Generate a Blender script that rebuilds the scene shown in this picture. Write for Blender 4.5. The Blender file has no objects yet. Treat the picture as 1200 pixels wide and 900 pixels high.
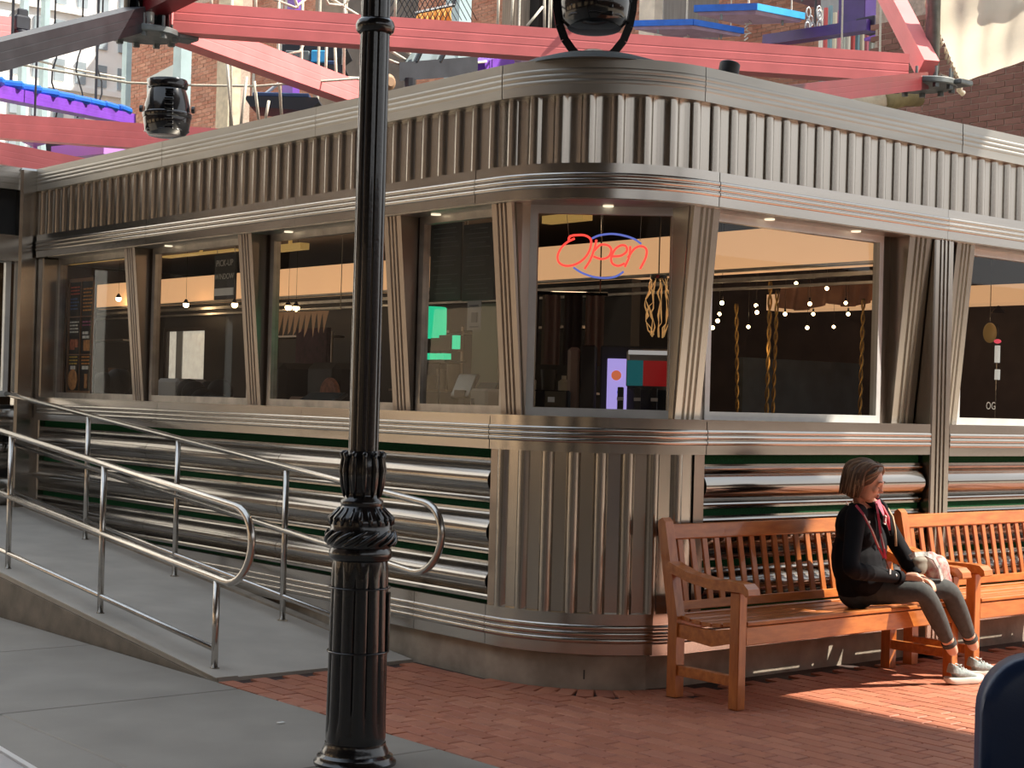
import bpy, bmesh, math, random
from mathutils import Vector, Matrix, Euler, Quaternion
random.seed(7)
PI = math.pi
SC = bpy.context.scene
COL = SC.collection
R = math.radians

# ------------------------------------------------------------------ camera
# world: X runs along the right facade, Y along the left facade, Z up
F_PX, YAW, PITCH, ROLL = 1900.0, R(50.2), R(.6), R(1.55)
CF = Vector((math.cos(PITCH)*math.cos(YAW), math.cos(PITCH)*math.sin(YAW), math.sin(PITCH)))
_rt = CF.cross(Vector((0, 0, 1))).normalized(); _up = _rt.cross(CF)
RT = _rt*math.cos(ROLL) + _up*math.sin(ROLL)
UP = -_rt*math.sin(ROLL) + _up*math.cos(ROLL)
CAM = Vector((0, 0, 1.55))
cd = bpy.data.cameras.new('camera'); cam = bpy.data.objects.new('camera', cd); COL.objects.link(cam)
cd.sensor_width = 36; cd.sensor_fit = 'HORIZONTAL'; cd.lens = F_PX/1200*36
cd.clip_start = .05; cd.clip_end = 400
m = Matrix((RT, UP, -CF)).transposed().to_4x4(); m.translation = CAM
cam.matrix_world = m
SC.camera = cam

# ------------------------------------------------------------------ world, sun, exposure
SC.view_settings.view_transform = 'Standard'; SC.view_settings.look = 'None'
SC.view_settings.gamma = 1; SC.view_settings.use_curve_mapping = False
SC.view_settings.exposure = 0.0
W = bpy.data.worlds.new('sky'); SC.world = W; W.use_nodes = True
nt = W.node_tree; bg = nt.nodes['Background']
tc = nt.nodes.new('ShaderNodeTexCoord'); sep = nt.nodes.new('ShaderNodeSeparateXYZ')
rmp = nt.nodes.new('ShaderNodeValToRGB')
nt.links.new(tc.outputs['Generated'], sep.inputs[0]); nt.links.new(sep.outputs['Z'], rmp.inputs[0])
rmp.color_ramp.elements[0].color = (.98, .96, .93, 1); rmp.color_ramp.elements[0].position = 0
rmp.color_ramp.elements[1].color = (.74, .85, 1, 1); rmp.color_ramp.elements[1].position = .8
nt.links.new(rmp.outputs[0], bg.inputs['Color']); bg.inputs['Strength'].default_value = 1.35
SUND = Vector((.30, -.25, .43)).normalized()          # towards the sun
sl = bpy.data.lights.new('sun', 'SUN'); sl.energy = 10.5; sl.angle = R(.53); sl.color = (1, .91, .78)
sun = bpy.data.objects.new('sun', sl); COL.objects.link(sun)
sun.rotation_euler = SUND.to_track_quat('Z', 'Y').to_euler(); sun.location = (12, -10, 20)

# ------------------------------------------------------------------ placing helpers (real depths, metres)
def ray(x, y): return CF + RT*((x-600)/F_PX) - UP*((y-450)/F_PX)
def onx(x, y, X): d = ray(x, y); return CAM + d*((X-CAM.x)/d.x)
def ony(x, y, Y): d = ray(x, y); return CAM + d*((Y-CAM.y)/d.y)
def onz(x, y, Z): d = ray(x, y); return CAM + d*((Z-CAM.z)/d.z)

# ------------------------------------------------------------------ materials
MATS = {}
def mat(name, col, rough=.6, metal=0., var=0., scale=6., bump=0., bscale=40., stretch=(1, 1, 1), col2=None,
        emit=None, estr=0., spec=None, coat=0., rvar=0.):
    if name in MATS: return MATS[name]
    M = bpy.data.materials.new(name); M.use_nodes = True; t = M.node_tree; b = t.nodes['Principled BSDF']
    b.inputs['Base Color'].default_value = (*col, 1); b.inputs['Roughness'].default_value = rough
    b.inputs['Metallic'].default_value = metal
    if coat: b.inputs['Coat Weight'].default_value = coat
    if spec is not None: b.inputs['Specular IOR Level'].default_value = spec
    if emit: b.inputs['Emission Color'].default_value = (*emit, 1); b.inputs['Emission Strength'].default_value = estr
    tc = t.nodes.new('ShaderNodeTexCoord'); mp = t.nodes.new('ShaderNodeMapping'); mp.inputs['Scale'].default_value = stretch
    t.links.new(tc.outputs['Object'], mp.inputs[0])
    if var or col2:
        n = t.nodes.new('ShaderNodeTexNoise'); n.inputs['Scale'].default_value = scale; n.inputs['Detail'].default_value = 6
        t.links.new(mp.outputs[0], n.inputs['Vector'])
        c = t.nodes.new('ShaderNodeValToRGB'); c.color_ramp.elements[0].position = .3; c.color_ramp.elements[1].position = .7
        a = col if col2 else tuple(max(0, x*(1-var)) for x in col); z = col2 if col2 else tuple(min(1, x*(1+var)) for x in col)
        c.color_ramp.elements[0].color = (*a, 1); c.color_ramp.elements[1].color = (*z, 1)
        t.links.new(n.outputs['Fac'], c.inputs[0]); t.links.new(c.outputs[0], b.inputs['Base Color'])
        if rvar:
            mr = t.nodes.new('ShaderNodeMapRange'); mr.inputs['To Min'].default_value = max(0, rough-rvar); mr.inputs['To Max'].default_value = rough+rvar
            t.links.new(n.outputs['Fac'], mr.inputs['Value']); t.links.new(mr.outputs[0], b.inputs['Roughness'])
    if bump:
        n2 = t.nodes.new('ShaderNodeTexNoise'); n2.inputs['Scale'].default_value = bscale; n2.inputs['Detail'].default_value = 4
        t.links.new(mp.outputs[0], n2.inputs['Vector'])
        bp = t.nodes.new('ShaderNodeBump'); bp.inputs['Strength'].default_value = bump; bp.inputs['Distance'].default_value = .01
        t.links.new(n2.outputs['Fac'], bp.inputs['Height']); t.links.new(bp.outputs[0], b.inputs['Normal'])
    MATS[name] = M; return M
def perobj(name, cols, rough=.8, bump=.3, bscale=60, var=.12):
    """colour differs from piece to piece"""
    if name in MATS: return MATS[name]
    M = mat(name, cols[0], rough, 0, bump=bump, bscale=bscale); t = M.node_tree; b = t.nodes['Principled BSDF']
    oi = t.nodes.new('ShaderNodeObjectInfo'); g = t.nodes.new('ShaderNodeNewGeometry')
    ad = t.nodes.new('ShaderNodeMath'); ad.operation = 'ADD'; fr = t.nodes.new('ShaderNodeMath'); fr.operation = 'FRACT'
    t.links.new(oi.outputs['Random'], ad.inputs[0]); t.links.new(g.outputs['Random Per Island'], ad.inputs[1]); t.links.new(ad.outputs[0], fr.inputs[0])
    c = t.nodes.new('ShaderNodeValToRGB'); e = c.color_ramp.elements
    while len(e) < len(cols): e.new(.5)
    for i, k in enumerate(cols): e[i].position = i/(len(cols)-1); e[i].color = (*k, 1)
    t.links.new(fr.outputs[0], c.inputs[0])
    n = t.nodes.new('ShaderNodeTexNoise'); n.inputs['Scale'].default_value = 9; n.inputs['Detail'].default_value = 5
    tc = t.nodes.new('ShaderNodeTexCoord'); geo = t.nodes.new('ShaderNodeNewGeometry'); t.links.new(geo.outputs['Position'], n.inputs['Vector'])
    mr = t.nodes.new('ShaderNodeMapRange'); mr.inputs['To Min'].default_value = 1-var*2; mr.inputs['To Max'].default_value = 1+var*2
    t.links.new(n.outputs['Fac'], mr.inputs['Value'])
    mx = t.nodes.new('ShaderNodeMix'); mx.data_type = 'RGBA'; mx.blend_type = 'MULTIPLY'; mx.inputs['Factor'].default_value = 1
    t.links.new(c.outputs[0], mx.inputs['A']); t.links.new(mr.outputs[0], mx.inputs['B']); t.links.new(mx.outputs['Result'], b.inputs['Base Color'])
    return M
STEEL = mat('brushed_steel', (.46, .42, .37), .24, 1, var=.07, scale=1.3, stretch=(1, 1, .5), bump=.03, bscale=2.2, rvar=.05)
STEEL_H = mat('brushed_steel_flat', (.47, .44, .40), .22, 1, var=.08, scale=1.5, stretch=(.6, .6, 6), bump=.05, bscale=1.3, rvar=.05)
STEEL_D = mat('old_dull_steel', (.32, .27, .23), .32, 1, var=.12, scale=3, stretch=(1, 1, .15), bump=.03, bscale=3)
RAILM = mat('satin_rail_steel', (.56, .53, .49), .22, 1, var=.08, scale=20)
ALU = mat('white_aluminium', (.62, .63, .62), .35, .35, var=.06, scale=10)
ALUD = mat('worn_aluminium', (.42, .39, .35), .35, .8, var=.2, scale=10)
BLACKM = mat('glossy_black_iron', (.006, .006, .007), .22, 0, var=.3, scale=30, bump=.12, bscale=60, coat=.5)
BLACKP = mat('black_plastic', (.004, .004, .005), .14, 0, var=.2, scale=10, coat=.4)
DARK = mat('dark_void', (.012, .011, .010), .7, var=.3)
GREEN = mat('green_trim', (.003, .050, .014), .8, var=.5, scale=120, spec=.15)
ROLLM = mat('rolled_steel', (.36, .335, .305), .17, 1, var=.10, scale=1.5, stretch=(.6, .6, 6), bump=.05, bscale=1.3, rvar=.05)
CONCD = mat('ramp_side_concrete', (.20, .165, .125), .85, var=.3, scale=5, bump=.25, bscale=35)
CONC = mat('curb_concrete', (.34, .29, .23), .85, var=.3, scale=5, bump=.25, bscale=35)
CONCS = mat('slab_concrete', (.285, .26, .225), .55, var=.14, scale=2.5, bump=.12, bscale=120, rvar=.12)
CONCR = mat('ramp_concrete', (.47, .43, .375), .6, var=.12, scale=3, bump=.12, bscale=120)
GROUT = mat('paving_grout', (.055, .032, .026), .9, var=.3, scale=30)
PAVER = perobj('red_clay_paver', [(.37, .125, .068), (.45, .165, .09), (.41, .14, .08), (.48, .19, .11), (.36, .125, .075)], .62, .15, 80, .12)
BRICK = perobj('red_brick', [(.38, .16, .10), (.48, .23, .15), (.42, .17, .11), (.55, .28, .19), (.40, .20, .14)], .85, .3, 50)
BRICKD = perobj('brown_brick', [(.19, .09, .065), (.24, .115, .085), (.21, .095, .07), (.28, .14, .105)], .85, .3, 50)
MORT = mat('mortar', (.46, .36, .29), .9, var=.2, scale=20)
WOOD = mat('varnished_teak', (.36, .100, .020), .30, 0, col2=(.56, .19, .042), scale=3.2, stretch=(2, 9, 9), bump=.05, bscale=20, coat=.35)
WOOD2 = mat('varnished_teak_upright', (.34, .092, .018), .32, 0, col2=(.53, .175, .038), scale=3.2, stretch=(9, 9, 2), bump=.05, bscale=20, coat=.35)
STEEL_C = mat('weathered_coping_steel', (.42, .40, .36), .42, 1, var=.12, scale=1.5, stretch=(.6, .6, 6), bump=.05, bscale=1.3)
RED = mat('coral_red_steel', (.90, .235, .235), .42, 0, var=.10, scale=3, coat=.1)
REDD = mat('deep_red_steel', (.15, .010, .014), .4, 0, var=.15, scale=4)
GREYM = mat('slate_grey_steel', (.045, .047, .055), .4, .4, var=.2, scale=5)
PLATE = mat('galvanised_plate', (.20, .22, .22), .45, .6, var=.2, scale=14)
PURP = mat('purple_steel', (.17, .05, .42), .42, var=.15, scale=5)
PURPD = mat('dark_purple_steel', (.05, .02, .15), .35, var=.15, scale=5)
LILAC = mat('lilac_panel', (.32, .24, .36), .5, var=.15, scale=6)
BLUE = mat('blue_edge', (.01, .12, .55), .4, var=.15, scale=6)
BLUEL = mat('light_blue_panel', (.05, .42, .85), .4, var=.1, scale=6)
ROPE = mat('cream_rope', (.62, .58, .48), .8, var=.15, scale=60, bump=.4, bscale=200)
WHITEW = mat('white_stucco', (.90, .89, .86), .8, var=.05, scale=2)
WINB = mat('pale_blue_window', (.30, .36, .40), .3, var=.3, scale=1)
TEAL = mat('pale_teal_steel', (.38, .50, .52), .45, .2, var=.1, scale=4)
CREAM = mat('cream_fabric', (.58, .50, .36), .85, var=.2, scale=8, bump=.3, bscale=40)
INTW = mat('warm_painted_soffit', (.78, .46, .24), .55, var=.08, scale=3)
INTD = mat('dark_brown_panelling', (.035, .022, .015), .5, var=.35, scale=4)
INTC = mat('interior_ceiling', (.05, .04, .03), .35, .3, var=.25, scale=2)
INTF = mat('interior_floor', (.06, .05, .045), .4, var=.3, scale=6)

def glassmat(name, tint, refl):
    M = bpy.data.materials.new(name); M.use_nodes = True; t = M.node_tree
    for n in list(t.nodes): t.nodes.remove(n)
    o = t.nodes.new('ShaderNodeOutputMaterial'); tr = t.nodes.new('ShaderNodeBsdfTransparent'); tr.inputs[0].default_value = (*tint, 1)
    g = t.nodes.new('ShaderNodeBsdfGlossy'); g.inputs['Roughness'].default_value = .015; g.inputs[0].default_value = (.9, .93, .95, 1)
    f = t.nodes.new('ShaderNodeLayerWeight'); f.inputs[0].default_value = .5
    pw = t.nodes.new('ShaderNodeMath'); pw.operation = 'POWER'; pw.inputs[1].default_value = 4.; t.links.new(f.outputs['Facing'], pw.inputs[0])
    ad = t.nodes.new('ShaderNodeMath'); ad.operation = 'MULTIPLY_ADD'; ad.inputs[1].default_value = .6; ad.inputs[2].default_value = .03*refl
    nz = t.nodes.new('ShaderNodeTexNoise'); nz.inputs['Scale'].default_value = 1.2
    bp = t.nodes.new('ShaderNodeBump'); bp.inputs['Strength'].default_value = .03; bp.inputs['Distance'].default_value = .02
    t.links.new(nz.outputs['Fac'], bp.inputs['Height']); t.links.new(bp.outputs[0], g.inputs['Normal'])
    t.links.new(pw.outputs[0], ad.inputs[0])
    mx = t.nodes.new('ShaderNodeMixShader'); t.links.new(ad.outputs[0], mx.inputs[0]); t.links.new(tr.outputs[0], mx.inputs[1]); t.links.new(g.outputs[0], mx.inputs[2])
    t.links.new(mx.outputs[0], o.inputs[0]); return M
GLASS = glassmat('window_glass', (.78, .78, .76), 1.0)
GLASSB = glassmat('screen_glass', (.5, .6, .6), 2.0)

# ------------------------------------------------------------------ mesh helpers
def tagobj(o, label=None, cat=None, group=None, kind=None):
    if label: o['label'] = label
    if cat: o['category'] = cat
    if group: o['group'] = group
    if kind: o['kind'] = kind
    return o
class MB:
    def __init__(s): s.v = []; s.f = []
    def add(s, vs, fs):
        b = len(s.v); s.v += [tuple(v) for v in vs]; s.f += [tuple(i+b for i in f) for f in fs]; return s
    def box(s, c, d, rot=None, bev=0):
        x, y, z = [k/2 for k in d]; c = Vector(c)
        if bev:
            P = []
            b = bev
            for sz in (-1, 1):
                for (px, py) in ((x-b, y), (-x+b, y), (-x, y-b), (-x, -y+b), (-x+b, -y), (x-b, -y), (x, -y+b), (x, y-b)):
                    P.append((px, py, sz*(z-b)))
            for sz in (-1, 1):
                for (px, py) in ((x-b, y-b), (-x+b, y-b), (-x+b, -y+b), (x-b, -y+b)): P.append((px, py, sz*z))
            fs = [(i, (i+1) % 8, 8+(i+1) % 8, 8+i) for i in range(8)]
            top = 20; bot = 16
            mp = {0: 0, 1: 1, 2: 1, 3: 2, 4: 2, 5: 3, 6: 3, 7: 0}
            for i in range(8):
                j = (i+1) % 8; a, bb = mp[i], mp[j]
                if a == bb: fs += [(8+i, 8+j, top+a), (j, i, bot+a)]
                else: fs += [(8+i, 8+j, top+bb, top+a), (j, i, bot+a, bot+bb)]
            fs += [(20, 21, 22, 23), (19, 18, 17, 16)]
        else:
            P = [(-x, -y, -z), (x, -y, -z), (x, y, -z), (-x, y, -z), (-x, -y, z), (x, -y, z), (x, y, z), (-x, y, z)]
            fs = [(3, 2, 1, 0), (4, 5, 6, 7), (0, 1, 5, 4), (1, 2, 6, 5), (2, 3, 7, 6), (3, 0, 4, 7)]
        P = [Vector(p) for p in P]
        if rot is not None: P = [rot @ p for p in P]
        return s.add([p+c for p in P], fs)
    def b2(s, a, b, bev=0):
        return s.box([(a[i]+b[i])/2 for i in range(3)], [abs(b[i]-a[i]) for i in range(3)], bev=bev)
    def beam(s, p, q, w, h, up=Vector((0, 0, 1)), bev=0):
        p = Vector(p); q = Vector(q); d = (q-p); L = d.length; d.normalize()
        sd = d.cross(up).normalized(); u = sd.cross(d)
        rot = Matrix((d, sd, u)).transposed()
        return s.box((p+q)/2, (L, w, h), rot, bev)
    def tube(s, pts, r, n=8, closed=False, cap=True):
        pts = [Vector(p) for p in pts]; N = len(pts); rs = r if isinstance(r, (list, tuple)) else [r]*N
        T = []
        for i in range(N):
            a = pts[i-1] if (i or closed) else pts[i]; b = pts[(i+1) % N] if (i < N-1 or closed) else pts[i]
            T.append((b-a).normalized() if (b-a).length > 1e-9 else Vector((0, 0, 1)))
        ref = Vector((0, 0, 1)) if abs(T[0].z) < .9 else Vector((1, 0, 0))
        nrm = T[0].cross(ref).normalized(); base = len(s.v)
        for i in range(N):
            nrm = (nrm - T[i]*nrm.dot(T[i]))
            nrm = nrm.normalized() if nrm.length > 1e-6 else T[i].orthogonal().normalized()
            bn = T[i].cross(nrm)
            for k in range(n):
                a = 2*PI*k/n; s.v.append(tuple(pts[i]+(nrm*math.cos(a)+bn*math.sin(a))*rs[i]))
        M = N if closed else N-1
        for i in range(M):
            j = (i+1) % N
            for k in range(n):
                k2 = (k+1) % n; s.f.append((base+i*n+k, base+i*n+k2, base+j*n+k2, base+j*n+k))
        if cap and not closed:
            s.f.append(tuple(base+k for k in range(n))[::-1]); s.f.append(tuple(base+(N-1)*n+k for k in range(n)))
        return s
    def lathe(s, prof, c=(0, 0, 0), n=32, flute=None, M=None):
        """prof list of (r,z); flute(r,z,a)->r"""
        base = len(s.v); c = Vector(c)
        for (r, z) in prof:
            for k in range(n):
                a = 2*PI*k/n; rr = flute(r, z, a) if flute else r
                p = Vector((rr*math.cos(a), rr*math.sin(a), z))
                if M is not None: p = M @ p
                s.v.append(tuple(p+c))
        for i in range(len(prof)-1):
            for k in range(n):
                k2 = (k+1) % n; s.f.append((base+i*n+k, base+i*n+k2, base+(i+1)*n+k2, base+(i+1)*n+k))
        s.f.append(tuple(base+k for k in range(n))[::-1]); s.f.append(tuple(base+(len(prof)-1)*n+k for k in range(n)))
        return s
    def prism(s, poly, ax, a, b):
        """extrude 2D polygon along axis ax (0,1,2) between a and b"""
        def P(u, v, w): return {0: (w, u, v), 1: (u, w, v), 2: (u, v, w)}[ax]
        n = len(poly); vs = [P(u, v, a) for u, v in poly]+[P(u, v, b) for u, v in poly]
        fs = [(i, (i+1) % n, n+(i+1) % n, n+i) for i in range(n)]+[tuple(range(n))[::-1], tuple(range(n, 2*n))]
        return s.add(vs, fs)
    def ell(s, c, r, n=16, m=10, rot=None):
        c = Vector(c); r = (r, r, r) if not isinstance(r, (tuple, list)) else r; base = len(s.v); P = []
        for i in range(1, m):
            t = PI*i/m
            for k in range(n):
                a = 2*PI*k/n; p = Vector((r[0]*math.sin(t)*math.cos(a), r[1]*math.sin(t)*math.sin(a), r[2]*math.cos(t)))
                P.append((rot @ p if rot is not None else p)+c)
        tp = Vector((0, 0, r[2])); tp = (rot @ tp if rot is not None else tp)
        P += [c+tp, c-tp]
        fs = []
        for i in range(m-2):
            for k in range(n): k2 = (k+1) % n; fs.append((i*n+k, (i+1)*n+k, (i+1)*n+k2, i*n+k2))
        T, B = (m-1)*n, (m-1)*n+1
        for k in range(n): k2 = (k+1) % n; fs.append((T, k, k2)); fs.append((B, (m-2)*n+k2, (m-2)*n+k))
        return s.add(P, fs)
    def build(s, name, mt, parent=None, smooth=False, loc=None, recalc=True, auto=None):
        me = bpy.data.meshes.new(name); me.from_pydata(s.v, [], s.f)
        if recalc or auto:
            bm = bmesh.new(); bm.from_mesh(me); bmesh.ops.recalc_face_normals(bm, faces=bm.faces); bm.to_mesh(me); bm.free()
        if auto is not None:
            me.polygons.foreach_set('use_smooth', [True]*len(me.polygons)); me.set_sharp_from_angle(angle=R(auto))
        elif smooth: me.polygons.foreach_set('use_smooth', [True]*len(me.polygons))
        me.materials.append(mt); me.update()
        return link(name, me, parent, loc)
def link(name, me, parent=None, loc=None):
    o = bpy.data.objects.new(name, me); COL.objects.link(o)
    if parent is not None: o.parent = parent
    if loc is not None: o.location = loc
    return o
def thing(name, label, cat, loc=(0, 0, 0), rz=0, group=None):
    o = bpy.data.objects.new(name, None); COL.objects.link(o); o.location = loc; o.rotation_euler = (0, 0, rz); o.empty_display_size = .1
    return tagobj(o, label, cat, group)
def local(o):
    """matrix world->local for a thing built from world coordinates"""
    return Matrix.Translation(o.location).inverted()
def shift(mb, d): mb.v = [(a+d[0], b+d[1], c+d[2]) for a, b, c in mb.v]; return mb
def wbuild(mb, name, mt, parent, **k):
    """mesh given in world coordinates, parented to an unrotated thing"""
    L = Vector((0, 0, 0)); p = parent
    while p is not None: L += p.location; p = p.parent
    shift(mb, -L); return mb.build(name, mt, parent, **k)
def copytree(o, parent=None):
    c = o.copy(); COL.objects.link(c)
    if parent is not None: c.parent = parent
    for ch in list(o.children): copytree(ch, c)
    return c
def struct(o): o['kind'] = 'structure'; return o

# ------------------------------------------------------------------ plan path of the diner: left wall, rounded corner, right wall
X0, Y0, RAD = 5.75, 6.25, .78
CX, CY = X0+RAD, Y0+RAD
YEND, XEND = 13.3, 14.0
def path(s, o=0.):
    """s: arc length from the far left end; o: outward offset -> (x,y)"""
    L1 = YEND-CY; L2 = RAD*PI/2
    if s <= L1: return (X0-o, YEND-s)
    if s <= L1+L2:
        a = (s-L1)/RAD; return (CX-(RAD+o)*math.cos(a), CY-(RAD+o)*math.sin(a))
    return (CX+(s-L1-L2), Y0-o)
S1 = YEND-CY; S2 = S1+RAD*PI/2; S3 = S2+(XEND-CX)
def sY(y): return YEND-y
def sX(x): return S2+(x-CX)
def sweep(mb, prof, s0, s1):
    """closed profile [(o,z)...] swept along the plan path"""
    ss = [s0]
    k = [x for x in [S1+(S2-S1)*i/20 for i in range(21)] if s0 < x < s1]
    ss += k+[s1]; n = len(prof); base = len(mb.v)
    for s in ss:
        for (o, z) in prof: x, y = path(s, o); mb.v.append((x, y, z))
    for i in range(len(ss)-1):
        for j in range(n):
            j2 = (j+1) % n; mb.f.append((base+i*n+j, base+i*n+j2, base+(i+1)*n+j2, base+(i+1)*n+j))
    mb.f.append(tuple(base+j for j in range(n))); mb.f.append(tuple(base+(len(ss)-1)*n+j for j in range(n))[::-1])
    return mb
def band(z0, z1, o=0., back=-.12, ribs=3, lip=.006, rb=.010):
    """flat steel band with raised speed lines in its middle"""
    h = z1-z0; p = [(o, z0)]
    c = (z0+z1)/2; pitch = h*.16
    for i in range(ribs):
        zc = c+(i-(ribs-1)/2)*pitch; w = pitch*.42
        p += [(o, zc-w)]+[(o+rb*math.sin(PI*k/6), zc-w*math.cos(PI*k/6)) for k in range(1, 6)]+[(o, zc+w)]
    p += [(o, z1), (back, z1), (back, z0)]
    return p

# ================================================================== GROUND
floor = struct(MB().b2((-12, -16, -.30), (40, 60, -.06)).build('floor', CONC))
# concrete slabs, left and foreground
JY = [-3.2, -1.4, .4, 2.2, 4.0, 5.72, 7.45, 9.2, 10.95, 12.7, 14.5, 16.3]
JX = [-6.0, -4.2, -2.4, -.6, 1.25, 3.1, 4.40]
nslab = 0
for i in range(len(JY)-1):
    for j in range(len(JX)-1):
        mb = MB().b2((JX[j]+.004, JY[i]+.004, -.08), (JX[j+1]-.004, JY[i+1]-.004, -.001*random.random()), bev=.006)
        mb.build('slab', CONCS, floor)
for j, (a, b) in enumerate(((4.408, 6.2), (6.208, 8.0), (8.008, 9.8), (9.808, 12), (12.008, 14.5))):
    MB().b2((a, -3.2, -.08), (b, .9, -.001), bev=.006).build('slab', CONCS, floor)
MB().b2((4.41, .9, -.10), (14.5, 7.75, -.016)).build('paving_bed', GROUT, floor)

# clay pavers: long side along Y, running bond, plus a radial ring hugging the rounded curb
def in_curb(x, y, m):
    if x > CX-.0 and y > Y0-.04: return True
    if y > CY and x > X0-.035: return True
    if y > CY+.02 or x > CX: return False
    if x > X0-.2 and y > Y0-.2:
        return math.hypot(x-CX, y-CY) < RAD+m-.02
    return False
pb = MB().box((0, 0, -.025), (.092, .192, .05), bev=.004); pme = pb.build('brick', PAVER, floor); pme0 = pme.data
bpy.data.objects.remove(pme)
cells = []
ix = 0; x = 4.46
while x < 13.5:
    y = 1.0+(ix % 2)*.1
    while y < 7.62:
        if not in_curb(x, y+.05, .145): cells.append((x, y))
        y += .2
    x += .1; ix += 1
def frame_xy(p):
    v = Vector(p)-CAM; z = v.dot(CF)
    if z < .3: return (1e5, 1e5, z)
    return (600+F_PX*v.dot(RT)/z, 450-F_PX*v.dot(UP)/z, z)
vis = []
for (x, y) in cells:
    px, py, z = frame_xy((x, y, 0))
    v = -30 < px < 1230 and py < 925 and not (460 > px > 380) and not (px > 1165 and py > 770)
    vis.append((0 if v else 1, z, x, y))
vis.sort()
PV = vis[:255]; rest = vis[255:]
for (_, _, x, y) in PV:
    o = link('brick', pme0, floor, (x, y, -.004+random.uniform(-.0012, .0012)))
    o.rotation_euler = (random.uniform(-.004, .004), random.uniform(-.006, .006), random.uniform(-.004, .004))
mb = MB()
for (_, _, x, y) in rest:
    mb.box((x, y, -.029+random.uniform(-.0012, .0012)), (.092, .192, .05))
o = mb.build('more_bricks', PAVER, floor, recalc=False); o['kind'] = 'stuff'
# ring pavers
rb_ = MB().box((0, 0, -.025), (.19, .092, .05), bev=.004); t_ = rb_.build('brick', PAVER, floor); rme = t_.data; bpy.data.objects.remove(t_)
for k in range(13):
    a = PI+ (PI/2)*(k+.5)/13; r = RAD+.085
    o = link('brick', rme, floor, (CX+r*math.cos(a), CY+r*math.sin(a), -.003)); o.rotation_euler = (0, 0, a)

# ================================================================== RAMP
SL = .095; YR = 7.74
def rz_(y): return max(0, SL*(y-YR))
ramp = thing('ramp', 'pale concrete ramp rising beside the steel diner wall between two handrails', 'ramp', (5.0, 7.74, 0))
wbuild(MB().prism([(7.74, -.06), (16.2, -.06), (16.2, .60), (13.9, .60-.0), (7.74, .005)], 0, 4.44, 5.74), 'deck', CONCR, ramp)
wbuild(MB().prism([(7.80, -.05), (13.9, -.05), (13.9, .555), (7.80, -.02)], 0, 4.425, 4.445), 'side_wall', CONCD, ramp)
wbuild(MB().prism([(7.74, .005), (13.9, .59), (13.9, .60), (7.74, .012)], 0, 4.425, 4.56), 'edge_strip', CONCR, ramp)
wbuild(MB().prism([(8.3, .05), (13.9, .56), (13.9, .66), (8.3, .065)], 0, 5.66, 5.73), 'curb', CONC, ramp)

def pipe(mb, pts, r=.021, n=12): return mb.tube(pts, r, n)
def loop_end(y, zt, zb, X, seg=12):
    """half-round return of a handrail, bulging towards -Y"""
    r = (zt-zb)/2; zc = (zt+zb)/2
    return [Vector((X, y-r*math.sin(PI*k/seg)*1.0, zc+r*math.cos(PI*k/seg))) for k in range(seg+1)]
def handrail(label, X, y0, y1, posts, ht, hm, hl, lend, topoff=0):
    t = thing('handrail', label, 'handrail', (X, y0, 0))
    zt = lambda y: rz_(y)+ht; zm = lambda y: rz_(y)+hm; zl = lambda y: rz_(y)+hl
    mb = MB(); arc = []
    yc = y0; r = (ht-hm)/2
    A = Vector((X, yc, zt(yc))); B = Vector((X, yc+.10, zm(yc+.10)))
    cen = (A+B)/2; h = (A-B)/2; seg = 14; fw = Vector((0, -1, -SL)).normalized()
    arc = [cen+h*math.cos(PI*k/seg)+fw*h.length*1.0*math.sin(PI*k/seg) for k in range(seg+1)]
    wbuild(MB().tube([Vector((X, y1, zt(y1)))]+arc+[Vector((X, y1, zm(y1)))], .0215, 12), 'rail', RAILM, t, smooth=True)
    if hl: wbuild(MB().tube([Vector((X, lend, zl(lend))), Vector((X, y1, zl(y1)))], .017, 10), 'lower_rail', RAILM, t, smooth=True)
    for (y, full) in posts:
        top = zt(y) if full else zm(y)
        p = wbuild(MB().tube([(X, y, rz_(y)-.02), (X, y, top)], .019, 12), 'post', RAILM, t, smooth=True)
        wbuild(MB().lathe([(.036, rz_(y)), (.036, rz_(y)+.008), (.022, rz_(y)+.014)], (X, y, 0), 16), 'foot_plate', RAILM, t, auto=40)
    return t
handrail('front steel handrail along the open edge of the ramp, ending in a rounded loop', 4.52, 7.74, 13.6,
         [(7.93, False), (9.36, True), (10.80, True), (12.25, True)], .935, .505, .115, 7.93)
handrail('rear steel handrail between the ramp and the diner wall, its loop behind the lamp post', 5.53, 7.38, 13.6,
         [(8.86, True), (10.3, True), (11.75, True), (8.02, False)], .96, .56, .16, 8.02)

# ================================================================== DINER SHELL
dn = thing('diner', 'stainless steel diner building with rounded corner, fluted panels and tapered window mullions', 'building', (CX, CY, 0))
def dpart(mb, name, mt=STEEL, parent=dn, **k): return wbuild(mb, name, mt, parent, **k)
E_ = .0025
# curb
dpart(sweep(MB(), [(-.02, -.04), (-.02, .17), (-.025, .185), (-.3, .185), (-.3, -.04)], 0, S1+RAD*1.22), 'curb', CONC, auto=40)
dpart(sweep(MB(), [(-.09, -.04), (-.09, .17), (-.3, .17), (-.3, -.04)], S1+RAD*1.22+.01, S3), 'curb', CONC, auto=40)
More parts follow.
